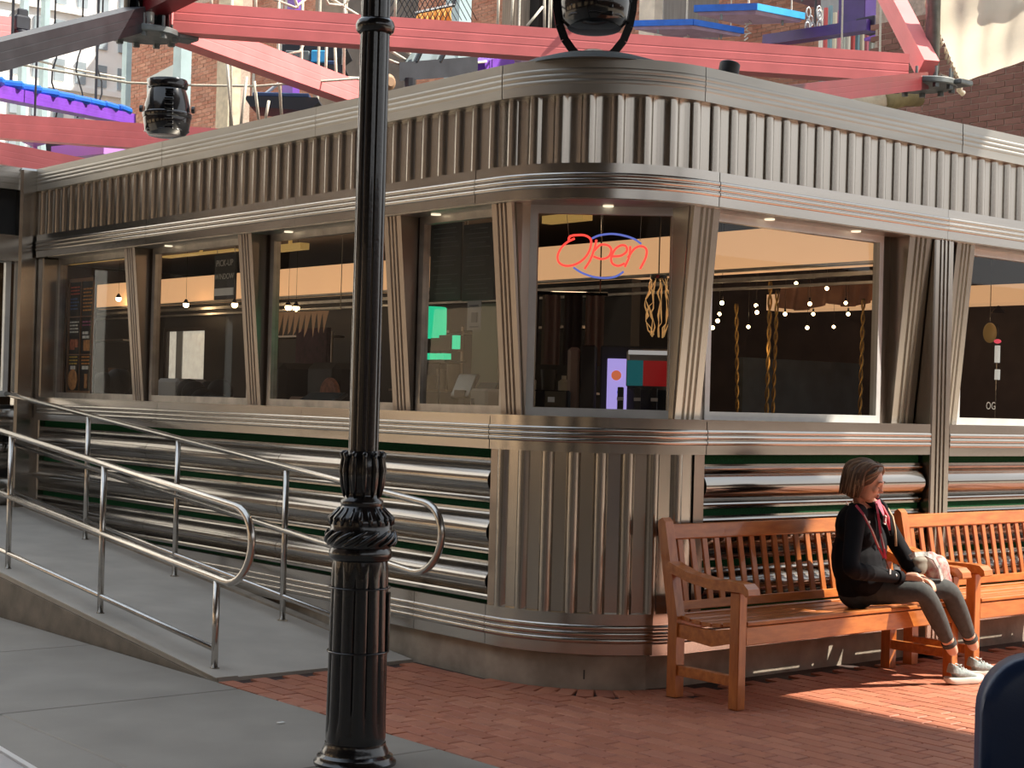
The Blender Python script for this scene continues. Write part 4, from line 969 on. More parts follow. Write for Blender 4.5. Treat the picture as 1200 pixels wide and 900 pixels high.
# ================================================================== RED BEAM TRUSS ABOVE THE ROOF
ZN = 4.80
N1 = Vector((6.61, 13.14, ZN)); N2 = Vector((12.80, 9.36, ZN))
tr = thing('beam_truss', 'coral red steel beam truss spanning above the diner roof, joined by grey bolted node plates', 'truss', (6.61, 13.14, ZN))
def hbeam(p, q, w, h, mt, name='red_beam', groove=True, parent=None):
    p = Vector(p); q = Vector(q); d = (q-p).normalized(); sd = d.cross(Vector((0, 0, 1))).normalized(); u = sd.cross(d)
    hw, hh = w/2, h/2; g = .012 if groove else 0
    g = .0012
    P = [(-hw, -hh), (hw, -hh), (hw, -hh*.34), (hw-g, -hh*.30), (hw-g, -hh*.26), (hw, -hh*.22), (hw, hh*.22), (hw-g, hh*.26), (hw-g, hh*.30), (hw, hh*.34), (hw, hh),
         (-hw, hh), (-hw, hh*.34), (-hw+g, hh*.30), (-hw, hh*.26), (-hw, -hh*.26), (-hw+g, -hh*.30), (-hw, -hh*.34)]
    vs = [p+sd*a+u*b for a, b in P]+[q+sd*a+u*b for a, b in P]; n = len(P)
    return wbuild(MB().add(vs, [(i, (i+1) % n, n+(i+1) % n, n+i) for i in range(n)]+[tuple(range(n))[::-1], tuple(range(n, 2*n))]), name, mt, parent or tr)
dz = Vector((0, 0, .13))
n12 = (N2-N1).normalized()
dz1 = Vector((0, 0, .06)); dz2 = Vector((0, 0, -.01))
hbeam(N1+n12*.25+dz1, N2-n12*.2+dz2, .20, .27, RED)
e2 = onz(430, 124, ZN); d2 = (e2-N1).normalized(); hbeam(N1+d2*.25+dz1, e2+Vector((0, 0, .08)), .20, .25, RED)
e3 = ony(-60, 79, 11.2); hbeam(N1+dz1+(e3-N1).normalized()*.2, e3, .20, .21, GREYM, 'grey_beam')
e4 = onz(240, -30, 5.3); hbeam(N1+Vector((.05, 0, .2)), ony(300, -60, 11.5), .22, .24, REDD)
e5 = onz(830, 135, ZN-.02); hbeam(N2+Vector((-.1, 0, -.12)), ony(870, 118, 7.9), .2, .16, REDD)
hbeam(N2+Vector((.05, 0, .02)), ony(1025, -40, 10.4), .16, .20, RED)
for N, s in ((N1+Vector((0, 0, -.06)), 1), (N2+Vector((0, 0, -.11)), -1)):
    wbuild(MB().lathe([(.30, -.03), (.31, -.02), (.31, .02), (.30, .03)], N+Vector((0, 0, -.03)), 20), 'node_plate', PLATE, tr, auto=40)
    wbuild(MB().box(N+Vector((.22*s, -.1*s, -.03)), (.42, .2, .05), bev=.01).box(N+Vector((-.15*s, .2*s, -.03)), (.2, .35, .05), bev=.01), 'node_arm', PLATE, tr)
    for k in range(9):
        a = 2*PI*k/9; c = N+Vector((.26*math.cos(a), .26*math.sin(a), 0))
        wbuild(MB().tube([c+Vector((0, 0, -.10)), c+Vector((0, 0, -.05))], .032, 6).tube([c+Vector((0, 0, -.05)), c+Vector((0, 0, .10))], .014, 8), 'bolt', PLATE, tr)
for dx in (-.12, .14): wbuild(MB().tube([N1+Vector((dx, 0, 0)), N1+Vector((dx, 0, 3))], .085, 14), 'hanger_post', BLACKP, tr, smooth=True)
wbuild(MB().tube([N1+Vector((0, -.06, 0)), N1+Vector((0, -.06, .16)), N1+Vector((0, -.06, .22))], [.05, .05, .02], 12), 'white_cap', ALU, tr, smooth=True)
wbuild(MB().tube([N2+Vector((.25, .1, 0)), N2+Vector((.25, .1, 3))], .07, 12), 'hanger_post', PLATE, tr, smooth=True)
p = ony(656, 24, (N1.y+N2.y)/2-.2); k = (656-175)/(1085-175); c = N1.lerp(N2, .47)
lug = onz(633, 22, ZN+.31)
wbuild(MB().lathe([(.012, 0), (.035, 0), (.035, .02), (.012, .02)], lug+Vector((-.1, -.14, -.02)) if False else N1.lerp(N2, .525)+Vector((-.05, -.09, .18)), 18, M=Matrix.Rotation(PI/2, 3, 'X')), 'lifting_lug', RED, tr)
# lower left red beams, behind the left floodlight
tl = thing('red_beam_frame', 'lower pair of coral red beams crossing behind the left floodlight', 'beam', tuple(ony(0, 150, 19)))
a = ony(-40, 146, 20.0); b = ony(330, 172, 16.6); hbeam(a, b, .22, .30, RED, parent=tl)
a = ony(-40, 172, 18.0); b = ony(130, 205, 16.8); hbeam(a, b, .22, .24, RED, parent=tl)
t = thing('red_bracket', 'short red beam end with grey fixture at the far left edge', 'beam', tuple(ony(-20, 30, 22)))
hbeam(ony(-30, 30, 22), ony(13, 35, 22), .2, .32, RED, parent=t)
wbuild(MB().box(ony(24, 28, 22), (.24, .2, .22), bev=.03).box(ony(25, 16, 22), (.16, .14, .12), bev=.02).lathe([(.10, 0), (.12, .05), (.06, .12)], ony(24, 42, 22), 14), 'fixture', GREYM, t)

# purple beam with blue ribbed edge, left
pbm = thing('purple_walkway', 'purple walkway beam with bright blue segmented edging at far left', 'walkway', tuple(ony(0, 105, 21)))
a = ony(-30, 103, 19.5); b = ony(150, 140, 22.5)
hbeam(a, b, .25, .16, PURP, 'purple_beam', parent=pbm)
for i in range(9):
    c = a.lerp(b, (i+.8)/9.5)+Vector((0, 0, .16)); wbuild(MB().box(c-Vector((0, 0, .04)), (.34, .30, .10), rot=Matrix.Rotation(R(-20+i*7), 3, 'Z'), bev=.03), 'blue_block', BLUE, pbm)
wbuild(MB().tube([a.lerp(b, .2), a.lerp(b, .2)+Vector((0, 0, 4))], .02, 6).tube([a.lerp(b, .75), a.lerp(b, .75)+Vector((0, 0, 4))], .02, 6), 'hanging_cable', GREYM, pbm)
t = thing('lilac_platform', 'lilac platform with dark rail just above the far left roof edge', 'platform', tuple(ony(110, 182, 20)))
wbuild(MB().beam(ony(78, 182, 20), ony(140, 176, 19), .5, .16), 'deck', mat('lilac_paint', (.45, .22, .68), .4), t)
wbuild(MB().beam(ony(60, 176, 20.5), ony(170, 160, 19.5), .3, .30), 'dark_rail', mat('charcoal_rubber', (.04, .035, .04), .7), t)
for px in (122, 149): wbuild(MB().b2(tuple(ony(px-2, 178, 19.3)), tuple(ony(px+2, 158, 19.4))), 'lilac_post', MATS['lilac_paint'], t)
wbuild(MB().lathe([(.02, -.1), (.15, -.05), (.17, .05), (.05, .1)], ony(40, 163, 20), 12).tube([ony(40, 163, 20), ony(42, 185, 20)], .03, 6), 'lilac_hook', MATS['lilac_paint'], t)
wbuild(MB().tube([ony(40, 163, 20), ony(40, 163, 20)+Vector((0, 0, 4))], .015, 6), 'hanging_cable', GREYM, t)

# hanging climbing platforms: blue rim, lilac underside, ropes upwards
def platform(label, px0, py0, px1, py1, Y, w=1.1, light=False, clip=True):
    a = ony(px0, py0, Y); b = ony(px1, py1, Y); c = (a+b)/2; L = (b-a).length
    t = thing('climbing_platform', label, 'platform', tuple(c)); ang = math.atan2(RT.y, RT.x)+R(8)
    t.rotation_euler = (0, 0, ang)
    z = 0
    MB().add([(-L/2, -.1, z), (0, -w*.55, z), (L/2, -.05, z), (0, w*.5, z), (-L/2+.05, -.1, z-.07), (0, -w*.5, z-.07), (L/2-.05, -.05, z-.07), (0, w*.45, z-.07)],
             [(3, 2, 1, 0), (4, 5, 6, 7), (0, 1, 5, 4), (1, 2, 6, 5), (2, 3, 7, 6), (3, 0, 4, 7)]).build('deck', LILAC, t)
    mb = MB()
    mb.beam((-L/2-.02, -.1, z+.03), (0, -w*.58, z+.03), .03, .10).beam((L/2+.02, -.05, z+.03), (0, w*.53, z+.03), .03, .10).beam((-L/2-.02, -.1, z+.03), (0, w*.53, z+.03), .03, .10)
    mb.build('blue_rim', BLUE, t)
    MB().beam((0, -w*.58, z+.03), (L/2+.02, -.05, z+.03), .03, .10).build('blue_rim', BLUEL if light else BLUE, t)
    MB().tube([(-L*.28, -.2, z-.05), (-L*.28, -.2, z-.14)], .022, 8).tube([(L*.3, -.1, z-.05), (L*.3, -.1, z-.14)], .022, 8).build('bolt_stub', PLATE, t)
    MB().tube([(0, 0, 0), (0, 0, 4)], .018, 6).tube([(L*.4, 0, 0), (L*.4, 0, 4)], .012, 6).build('hanging_rope', ROPE, t)
    mb = MB()
    if clip:
        for k in range(6): mb.tube([(.02*math.cos(k), 0, -.08-.05*k), (.06*math.cos(k*2.1), .02, -.11-.05*k), (-.05, 0, -.13-.05*k)], .012, 5)
        mb.build('safety_clips', ALU, t, smooth=True)
    return t
platform('blue rimmed climbing platform just right of the top floodlight', 757, 30, 850, 40, 19.5, .8)
platform('blue rimmed climbing platform with light blue front edge at top right of centre', 832, 12, 920, 24, 16.6, .75, True)
platform('small blue rimmed climbing platform half hidden behind the coping, left of the top floodlight', 573, 72, 640, 74, 19.0, .7, True)
platform('lilac climbing platform at the top edge above the purple bracket', 930, -4, 1000, 0, 18.8, 1.0)
# big purple bracket at the right
pbk = thing('purple_bracket', 'dark purple steel bracket and arm above the right end of the long red beam', 'bracket', tuple(ony(1015, 20, 15)))
wbuild(MB().box(ony(1012, -10, 15.3), (.55, .5, 1.1), bev=.01), 'bracket_box', PURPD, pbk)
wbuild(MB().beam(ony(900, 48, 17.0), ony(1022, 30, 14.8), .24, .16), 'purple_arm', PURPD, pbk)
wbuild(MB().box(ony(1022, 30, 14.9), (.34, .34, .20), bev=.01), 'end_block', mat('near_black_purple', (.012, .006, .03), .5), pbk)
wbuild(MB().beam(ony(1020, 44, 14.7), ony(1045, 46, 14.6), .3, .04), 'base_lip', PURP, pbk)
wbuild(MB().tube([ony(955, 32, 16.2), ony(957, -20, 16.2)], .02, 6), 'hanging_cable', GREYM, pbk)
t = thing('carabiner_cluster', 'cluster of bright steel carabiners on the purple arm', 'carabiners', tuple(ony(955, 28, 16.0)))
for k in range(9):
    c = Vector((random.uniform(-.12, .12), random.uniform(-.1, .1), random.uniform(-.1, .22)))
    MB().tube([c+Vector((.05*math.cos(a), .02, .08*math.sin(a))) for a in [i*PI/4 for i in range(8)]], .012, 5, closed=True).build('carabiner', ALU, t, smooth=True)
# cream sacks and stacked pipes beside the right node
t = thing('cream_bolster', 'rolled cream canvas bundle under the right hand node plate', 'canvas roll', tuple(ony(1030, 120, 12)))
wbuild(MB().tube([ony(975, 128, 12.2), ony(1000, 124, 12.1), ony(1030, 118, 12)], [.06, .16, .15], 14), 'roll', CREAM, t, smooth=True)
wbuild(MB().tube([ony(1030, 118, 12)+Vector((0, 0, .1)), ony(1030, 118, 12)+Vector((0, .02, 3))], .015, 6).tube([ony(985, 126, 12), ony(985, 126, 12)+Vector((0, .02, 3))], .012, 6), 'sling', ROPE, t)
wbuild(MB().tube([ony(1030, 118, 12), ony(1060, 112, 12), ony(1078, 118, 12)], [.15, .13, .07], 14), 'roll', mat('khaki_fabric', (.28, .24, .12), .85, var=.2, scale=8), t, smooth=True)
# grey machine housings behind the roof edge, right of the lamp post
t = thing('machine_housing', 'grey glazed ride car behind the roof edge, just right of the lamp post', 'ride car', tuple(ony(510, 90, 15)))
wbuild(MB().prism([(-.55, -.25), (.65, -.25), (.65, .10), (.2, .18), (-.45, .16), (-.62, .05)], 1, -.3, .3), 'x', GREYM, None) if False else None
A = lambda px, py, Y=14.6: ony(px, py, Y)
MBx = MB().add([A(468, 73), A(468, 95), A(560, 88), A(560, 66), A(468, 73, 15.4), A(468, 95, 15.4), A(560, 88, 15.4), A(560, 66, 15.4)], [(0, 1, 2, 3), (7, 6, 5, 4), (0, 4, 5, 1), (1, 5, 6, 2), (2, 6, 7, 3), (3, 7, 4, 0)])
wbuild(MBx, 'lower_body', GREYM, t)
wbuild(MB().add([A(475, 73, 14.7), A(482, 62, 14.7), A(528, 58, 14.7), A(535, 70, 14.7), A(475, 73, 15.2), A(482, 62, 15.2), A(528, 58, 15.2), A(535, 70, 15.2)], [(0, 1, 2, 3), (7, 6, 5, 4), (0, 4, 5, 1), (1, 5, 6, 2), (2, 6, 7, 3), (3, 7, 4, 0)]), 'windscreen', mat('grey_glaze', (.35, .42, .44), .2, .3), t)
for px in (487, 515): wbuild(MB().tube([A(px, 73, 14.62), A(px+6, 60, 14.62)], .03, 6), 'strut', BLACKP, t)
wbuild(MB().tube([A(480, 92), A(480, 92)-Vector((0, 0, 1))], .06, 8).tube([A(545, 90), A(545, 90)-Vector((0, 0, 1))], .06, 8), 'leg', GREYM, t)
wbuild(MB().lathe([(.05, -.03), (.09, 0), (.05, .03)], A(456, 96, 14.4), 14, M=Matrix.Rotation(PI/2, 3, 'X')), 'pulley', mat('rusty_disc', (.30, .18, .10), .6), t)
tagobj(MB().beam(ony(556, 84, 15.5), ony(590, 72, 15.9), .3, .22).build('purple_hoarding', PURP), 'short purple panel behind the roof edge beside the grey ride car', 'panel')
# dark ride rafts to the left of the lamp post
for i, (px, py, Y, lab) in enumerate(((370, 62, 16.8, 'upper dark blue ride raft between ropes, left of the lamp post'), (366, 84, 16.2, 'middle dark ride raft with light blue panel, left of the lamp post'), (335, 122, 16.0, 'lower dark ride raft just above the roof edge, left of the lamp post'))):
    c = ony(px, py, Y); t = thing('ride_raft', lab, 'raft', tuple(c), math.atan2(RT.y, RT.x))
    MB().prism([(-.42, 0), (-.36, -.09), (.3, -.12), (.42, -.02), (.40, .03), (-.40, .03)], 1, -.3, .3).build('hull', mat('raft_rubber', (.025, .027, .035), .5), t)
    MB().b2((-.34, -.28, .03), (.30, .26, .08), bev=.01).build('deck', mat('navy_deck', (.03, .06, .15), .4), t)
    if i == 1: MB().b2((-.28, -.31, .06), (.0, -.24, .18), bev=.01).build('grey_panel', PLATE, t); MB().b2((.02, -.31, .05), (.20, -.24, .19), bev=.01).build('light_blue_panel', BLUEL, t)
    else: MB().tube([(-.2, -.2, .08), (0, -.2, .25), (.25, -.1, .2)], .02, 6).build('hand_bar', ALU, t)
    MB().tube([(-.38, 0, 0), (-.38, 0, 4)], .018, 6).tube([(.36, 0, 0), (.36, 0, 4)], .018, 6).build('hanging_rope', ROPE, t)
# ropes net: vertical cream ropes and knots between rafts
t = thing('rope_course', 'cream rope netting of the climbing course hanging behind the red beams', 'rope net', tuple(ony(340, 60, 15)))
def rope(p, r=.016, Y=15.0): return wbuild(MB().tube([ony(x, y, Y) for x, y in p], r, 6), 'rope', ROPE, t, smooth=True)
for L in ([(327, -20), (326, 70), (330, 140)], [(355, -20), (353, 80), (352, 95)], [(404, -20), (403, 90)], [(299, -20), (300, 20)], [(272, -20), (270, 150)], [(265, 60), (272, 150)], [(289, 90), (282, 148)],
          [(298, 95), (303, 140)], [(383, 40), (381, 100)], [(392, 40), (395, 120)], [(315, 118), (311, 140)], [(371, -20), (385, 5), (402, 6)], [(375, -10), (403, 8), (420, 18)], [(310, -5), (346, 9), (372, -12)],
          [(343, -10), (349, 10)], [(402, 7), (416, -10)], [(376, 95), (404, 91), (432, 92)], [(338, 92), (345, 88)], [(344, 40), (360, 43), (352, 60), (335, 64)], [(247, -10), (248, 10)],
          [(464, -20), (463, 20)], [(585, -20), (583, 30)], [(602, -20), (599, 30)], [(638, -20), (638, 35)], [(646, -20), (645, 38)], [(618, 30), (636, 8)], [(450, 55), (475, 70), (490, 74)], [(470, 55), (492, 72), (500, 74)], [(495, 55), (485, 70)], [(455, 70), (475, 78)], [(541, 71), (555, 74), (570, 72)]): rope(L)
t = thing('safety_line', 'thin white cable sagging from the far left to behind the lamp post', 'cable', tuple(ony(150, 95, 15.5)))
wbuild(MB().tube([ony(x, y, Y) for x, y, Y in ((-20, 68, 17), (60, 82, 16.5), (150, 97, 15.8), (230, 100, 15.4), (300, 101, 15), (420, 92, 14))], .013, 6), 'cable', ROPE, t, smooth=True)
t = thing('safety_line', 'upper thin cable crossing in front of the white building', 'cable', tuple(ony(80, 80, 25)))
wbuild(MB().tube([ony(x, y, 26) for x, y in ((20, 65), (80, 80), (146, 92))], .02, 6), 'cable', ROPE, t)
# chain link net and orange awning
t = thing('chain_net', 'dark diamond mesh net panel to the right of the lamp post top', 'net', tuple(ony(500, 5, 16)))
mb = MB()
for k in range(14):
    for s in (-1, 1):
        x0 = 462+k*6; mb.tube([ony(x0, -12, 16.0), ony(x0+s*19, 24, 16.0)], .006, 4)
o = wbuild(mb, 'mesh_wire', BLACKP, t); o['kind'] = 'stuff'
wbuild(MB().tube([ony(450, -14, 16), ony(545, -14, 16)], .02, 6), 'top_rail', GREYM, t)
t = thing('orange_awning', 'orange ruffled awning strip behind the diamond mesh', 'awning', tuple(ony(505, 15, 18)))
dvs = []; dfs = []
for i in range(31):
    u = i/30; p = ony(488+42*u, 17-9*u, 18.0)
    for j in range(4): dvs.append(p+Vector((0, .06*math.sin(i*1.3)*(j/3), -j*.07)))
for i in range(30):
    for j in range(3): dfs.append((i*4+j, i*4+j+1, (i+1)*4+j+1, (i+1)*4+j))
wbuild(MB().add(dvs, dfs), 'ruffle', mat('orange_cloth', (.65, .27, .05), .7), t, smooth=True)
wbuild(MB().tube([ony(486, 16, 18.05), ony(532, 6, 18.05)], .03, 6).tube([ony(532, 6, 18.05), ony(532, 6, 18.05)+Vector((0, 0, 3))], .03, 6), 'rod', GREYM, t)
# white shade net at the upper right
t = thing('shade_net', 'white knitted shade net sagging from the right hand node at the top right corner', 'shade net', tuple(ony(1126, 98, 9.4)))
cA, cB, cC, cD = ony(1072, -30, 9.6), ony(1126, 97, 9.4), ony(1235, 60, 8.2), ony(1240, -60, 8.6)
dvs = []; dfs = []; n = 36
for i in range(n+1):
    for j in range(n+1):
        u, v = i/n, j/n
        top = cA.lerp(cD, u); bot = cB.lerp(cC, u)
        p = top.lerp(bot, v); sag = math.sin(PI*u)*math.sin(PI*v*.9+.1)*.03
        bx_ = .0
        p = p+Vector((-.3, -.6, -.0))*sag+Vector((0, 0, -bx_))+(-CF)*(.035*math.sin(13*v+3*u)+.02*math.sin(26*u+9*v))
        dvs.append(p)
for i in range(n):
    for j in range(n): a = i*(n+1)+j; dfs.append((a, a+1, a+n+2, a+n+1))
NETM = mat('white_knit', (.74, .70, .62), .85, var=.06, scale=2, bump=.6, bscale=60, stretch=(1, 1, 6))
_t = NETM.node_tree; _b = _t.nodes['Principled BSDF']; _tl = _t.nodes.new('ShaderNodeBsdfTranslucent'); _tl.inputs[0].default_value = (.8, .72, .58, 1); _mx = _t.nodes.new('ShaderNodeMixShader'); _mx.inputs[0].default_value = .5
_t.links.new(_b.outputs[0], _mx.inputs[1]); _t.links.new(_tl.outputs[0], _mx.inputs[2]); _t.links.new(_mx.outputs[0], _t.nodes['Material Output'].inputs[0])
wbuild(MB().add(dvs, dfs), 'net_sheet', NETM, t, smooth=True)
mb = MB(); 
for k in range(22):
    u = k/21; p = cA.lerp(cB, u); mb.tube([p, p+Vector((random.uniform(-.05, .02), 0, -random.uniform(.03, .09)))], .012, 5)
mb.tube([cB+Vector((0, 0, .03)), cB+Vector((-.02, 0, -.08)), cB+Vector((.04, 0, -.1))], .03, 7).tube([cB, cB.lerp(N2, .6)], .02, 6)
wbuild(mb, 'frayed_edge', NETM, t, smooth=True)

# ================================================================== BACKGROUND BUILDINGS
def brickwall(name, X, y0, y1, z0, z1, vis_y, vis_z, bm_, mt, bl=.24, bh=.077, indiv=0):
    """wall in the plane x=X facing -X, real bricks with recessed joints"""
    w = struct(MB().b2((X-.020, y0, 0), (X+.5, y1, z1)).build(name, mt))
    proto = MB().box((0, 0, 0), (.06, bl-.014, bh-.012)).build('brick', bm_, w); me = proto.data; bpy.data.objects.remove(proto)
    mb = MB(); cnt = 0; cand = []
    r = 0; z = vis_z[0]
    while z < vis_z[1]:
        y = vis_y[0]+(r % 2)*bl/2
        while y < vis_y[1]:
            px, py, d = frame_xy((X, y, z)); inside = -20 < px < 1220 and -20 < py < 260
            if inside: cand.append((d, y, z))
            y += bl
        z += bh; r += 1
    cand.sort()
    for i, (d, y, z) in enumerate(cand):
        if i < indiv: link('brick', me, w, (X+random.uniform(-.004, .004), y, z))
        else: mb.box((X+random.uniform(-.004, .004), y, z), (.06, bl-.014, bh-.012))
    if mb.v: o = mb.build('more_bricks', bm_, w, recalc=False); o['kind'] = 'stuff'
    return w, len(cand)
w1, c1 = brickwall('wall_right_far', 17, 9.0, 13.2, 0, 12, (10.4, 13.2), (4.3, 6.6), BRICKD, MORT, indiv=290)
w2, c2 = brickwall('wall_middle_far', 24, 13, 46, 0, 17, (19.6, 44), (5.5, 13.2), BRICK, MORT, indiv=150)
w3, c3 = brickwall('wall_left_far', 16, 28.2, 32.65, 0, 14, (28.2, 32.65), (5.6, 9.4), BRICK, MORT, indiv=0)
print('bricks', c1, c2, c3)
# pilasters, columns, openings on the far walls
def slab(name, lab, cat, px0, px1, Y, w, mt, z0=0, z1=14, g=None):
    a = ony(px0, 60, Y); b = ony(px1, 60, Y); return tagobj(MB().box(((a.x+b.x)/2, Y, (z0+z1)/2), ((b-a).length*1.0, w, z1-z0)).build(name, mt), lab, cat, g)
slab('teal_column', 'pale teal steel column beside the far left brick wall', 'column', 208, 220, 26.5, .3, TEAL)
tagobj(MB().add([onx(172, 92, 15.9), onx(206, 74, 15.9), onx(206, 140, 15.9), onx(172, 140, 15.9), onx(172, 92, 16.0), onx(206, 74, 16.0), onx(206, 140, 16.0), onx(172, 140, 16.0)], [(0, 1, 2, 3), (7, 6, 5, 4), (0, 4, 5, 1), (1, 5, 6, 2), (2, 6, 7, 3), (3, 7, 4, 0)]).build('pale_panel', mat('pale_grey_panel', (.55, .60, .58), .6)), 'pale grey panel on the left brick wall behind the floodlight', 'panel')
slab('cream_column', 'cream pipe column at the end of the left brick wall', 'column', 262, 276, 24, .4, CREAM)
slab('steel_column', 'light steel column between mesh net and brick, right of the lamp post', 'column', 529, 543, 20, .35, TEAL)
slab('purple_column', 'slim purple column behind the ropes left of the lamp post', 'column', 338, 346, 21, .3, PURP)
slab('grey_pier', 'grey stone pier behind the rafts left of the lamp post', 'pier', 386, 470, 30, 1.2, mat('grey_stone', (.24, .21, .18), .9, var=.2, scale=3), z1=16)
slab('timber_cladding', 'tall vertical timber cladding strip left of the top floodlight', 'cladding', 596, 625, 27, .5, mat('weathered_boards', (.34, .28, .22), .85, var=.3, scale=2, stretch=(9, 9, .5)), z1=14)
slab('dark_opening', 'black opening in the wall just left of the top floodlight', 'opening', 625, 655, 26.6, .3, DARK, z0=7.2, z1=12)
slab('stone_quoin', 'pale stone strip right of the top floodlight', 'quoin', 757, 766, 21, .4, mat('pale_stone', (.62, .55, .45), .85, var=.15, scale=4))
slab('cement_panel', 'grey cement panel behind the blue rimmed platforms', 'panel', 768, 832, 22, .4, mat('grey_cement', (.36, .35, .33), .85, var=.15, scale=2, stretch=(8, 8, .6)))
slab('grey_shutter', 'grey corrugated shutter behind the purple bracket', 'shutter', 972, 1062, 17.5, .4, mat('grey_shutter', (.30, .31, .31), .6, var=.12, scale=1.2, stretch=(14, 14, .2)))
# books / striped boards between shutter and arm
cols_ = [(.7, .68, .6), (.55, .1, .1), (.2, .35, .4), (.7, .65, .5), (.6, .2, .25), (.4, .45, .4)]
t = thing('striped_boards', 'row of narrow upright boards in white, red and teal behind the purple arm', 'boards', tuple(ony(975, 48, 17)))
for i in range(16):
    a = ony(962+i*5.4, 34+i*.9, 17.2); wbuild(MB().box(a+Vector((0, 0, .0)), (.045, .05, .62+.1*(i % 3))), 'board', mat('board_colour_'+['a', 'b', 'c', 'd', 'e', 'f'][i % 6], cols_[i % 6], .6), t)
wbuild(MB().beam(ony(958, 60, 17.25), ony(1052, 66, 17.25), .06, .06), 'bottom_rail', GREYM, t)
# white building with rows of windows
wbg = thing('white_building', 'sunlit white multistorey building with rows of grey windows at far left', 'building', (10, 44, 0))
YB = 42
MB().b2((-30, 0, 0), (14, 6, 24)).build('facade', WHITEW, wbg).location = (0, YB-44, 0)
win_me = MB().b2((-.14, -.03, -.30), (.14, .05, .30)).build('window', WINB, wbg); wme = win_me.data; bpy.data.objects.remove(win_me)
for r in range(9):
    zz = 7.1+r*1.05
    for c in range(24):
        X = 12.4+c*.62-10
        px, py, d = frame_xy((X+10, YB, zz))
        if -20 < px < 165 and -30 < py < 215: link('window', wme, wbg, (X, YB-44-.03, zz))
for r in range(7): MB().b2((-30, -.12, 0), (14, 0, .14)).build('cornice', WHITEW, wbg).location = (0, YB-44, 7.62+r*2.1)
for px, lab in ((24, 'first'), (49, 'second'), (146, 'third')):
    slab('glazing_mullion', {'first': 'pale teal glazing mullion nearest the left picture edge', 'second': 'pale teal glazing mullion in the middle of the white building', 'third': 'pale teal glazing mullion where white building meets brick'}[lab], 'mullion', px, px+6, 30, .2, TEAL, z1=16)
for i, (px, lab) in enumerate(((64, 'left thin bare hanging branch before the white building'), (93, 'middle thin bare hanging branch before the white building'), (116, 'right thin dark hanging strap before the white building'))):
    P = [ony(px+4*math.sin(k*1.3+i), 40+k*14, 24) for k in range(8)]
    tagobj(MB().tube(P, .014, 5).tube([P[0], P[0]+Vector((0, 0, 4))], .014, 5).build('hanging_twine', GREYM, smooth=True), lab, 'twine')

# ================================================================== SURROUNDINGS BEHIND THE CAMERA (reflected in the steel and glass), added shade slab and glow panels
BK = mat('facade_brick', (.18, .10, .07), .85, var=.3, scale=2.2)
DK = mat('facade_dark', (.045, .03, .022), .7, var=.3, scale=1)
struct(MB().b2((-9, -14.6, 0), (-8.4, 64, 11)).build('wall_left', DK))
struct(MB().b2((-9, -14.6, 0), (60, -14, 5.2)).build('wall_front', BK))
for i in range(6):
    tagobj(MB().b2((-8.42, -6+i*6, .9), (-8.30, -2.6+i*6, 3.4)).build('shop_window', mat('shop_glow', (.6, .45, .3), .4, emit=(1, .72, .45), estr=.28)), 'lit shop window across the street to the left, number %s along' % ['one', 'two', 'three', 'four', 'five', 'six'][i], 'shop window')  # glowing panels added as bright spots for steel and glass to reflect
struct(MB().b2((-9, -14, 9.0), (12.78, 5.6, 9.35)).build('ceiling_canopy', DK))  # unseen slab added overhead to cast the shadow edge on the paving
struct(MB().b2((12.98, -14, 9.1), (13.17, 5.6, 9.3)).build('trim_roof_bar', GREYM))  # unseen bar added to cast a dark strip across the sun patch
for y in (-13.8, -4, 5.4): struct(MB().b2((12.7, y-.1, 9.12), (13.0, y+.1, 9.28)).build('trim_roof_arm', GREYM))
for (x, y) in ((2, -13.7), (12.5, -13.7)): struct(MB().b2((x-.25, y-.25, 0), (x+.25, y+.25, 9)).build('trim_post', GREYM))  # posts carrying the added shade slab

# ================================================================== WOMAN ON THE BENCH
def skin(joints, edges, sub=2, root=0):
    me = bpy.data.meshes.new('tmp'); me.from_pydata([j[:3] for j in joints], edges, [])
    o = bpy.data.objects.new('tmp', me); COL.objects.link(o)
    md = o.modifiers.new('s', 'SKIN'); md.use_smooth_shade = True
    sv = me.skin_vertices[0].data
    for i, j in enumerate(joints):
        r = j[3]; sv[i].radius = (r, j[4] if len(j) > 4 else r)
    sv[root].use_root = True
    if sub: s = o.modifiers.new('d', 'SUBSURF'); s.levels = sub; s.render_levels = sub
    dg = bpy.context.evaluated_depsgraph_get(); r = bpy.data.meshes.new_from_object(o.evaluated_get(dg)); bpy.data.objects.remove(o)
    return r
def chain(pts): return [tuple(p) for p in pts], [(i, i+1) for i in range(len(pts)-1)]
def me_mb(me, mb=None):
    mb = mb or MB(); return mb.add([v.co.copy() for v in me.vertices], [tuple(p.vertices) for p in me.polygons])
def remesh(mb, vox, smooth=2, fac=.5):
    me = bpy.data.meshes.new('tmp'); me.from_pydata(mb.v, [], mb.f)
    bm = bmesh.new(); bm.from_mesh(me); bmesh.ops.recalc_face_normals(bm, faces=bm.faces); bm.to_mesh(me); bm.free()
    o = bpy.data.objects.new('tmp', me); COL.objects.link(o)
    r = o.modifiers.new('r', 'REMESH'); r.mode = 'VOXEL'; r.voxel_size = vox; r.use_smooth_shade = True
    if smooth: s = o.modifiers.new('s', 'SMOOTH'); s.iterations = smooth; s.factor = fac
    dg = bpy.context.evaluated_depsgraph_get(); r = bpy.data.meshes.new_from_object(o.evaluated_get(dg)); bpy.data.objects.remove(o)
    return r
SKIN = mat('skin', (.66, .37, .26), .5, var=.06, scale=12)
SKIN.node_tree.nodes['Principled BSDF'].inputs['Subsurface Weight'].default_value = .08
SKIN.node_tree.nodes['Principled BSDF'].inputs['Subsurface Radius'].default_value = (.02, .008, .005)
JACK = mat('black_jacket_cloth', (.006, .006, .008), .85, spec=.2, var=.2, scale=14, bump=.35, bscale=9)
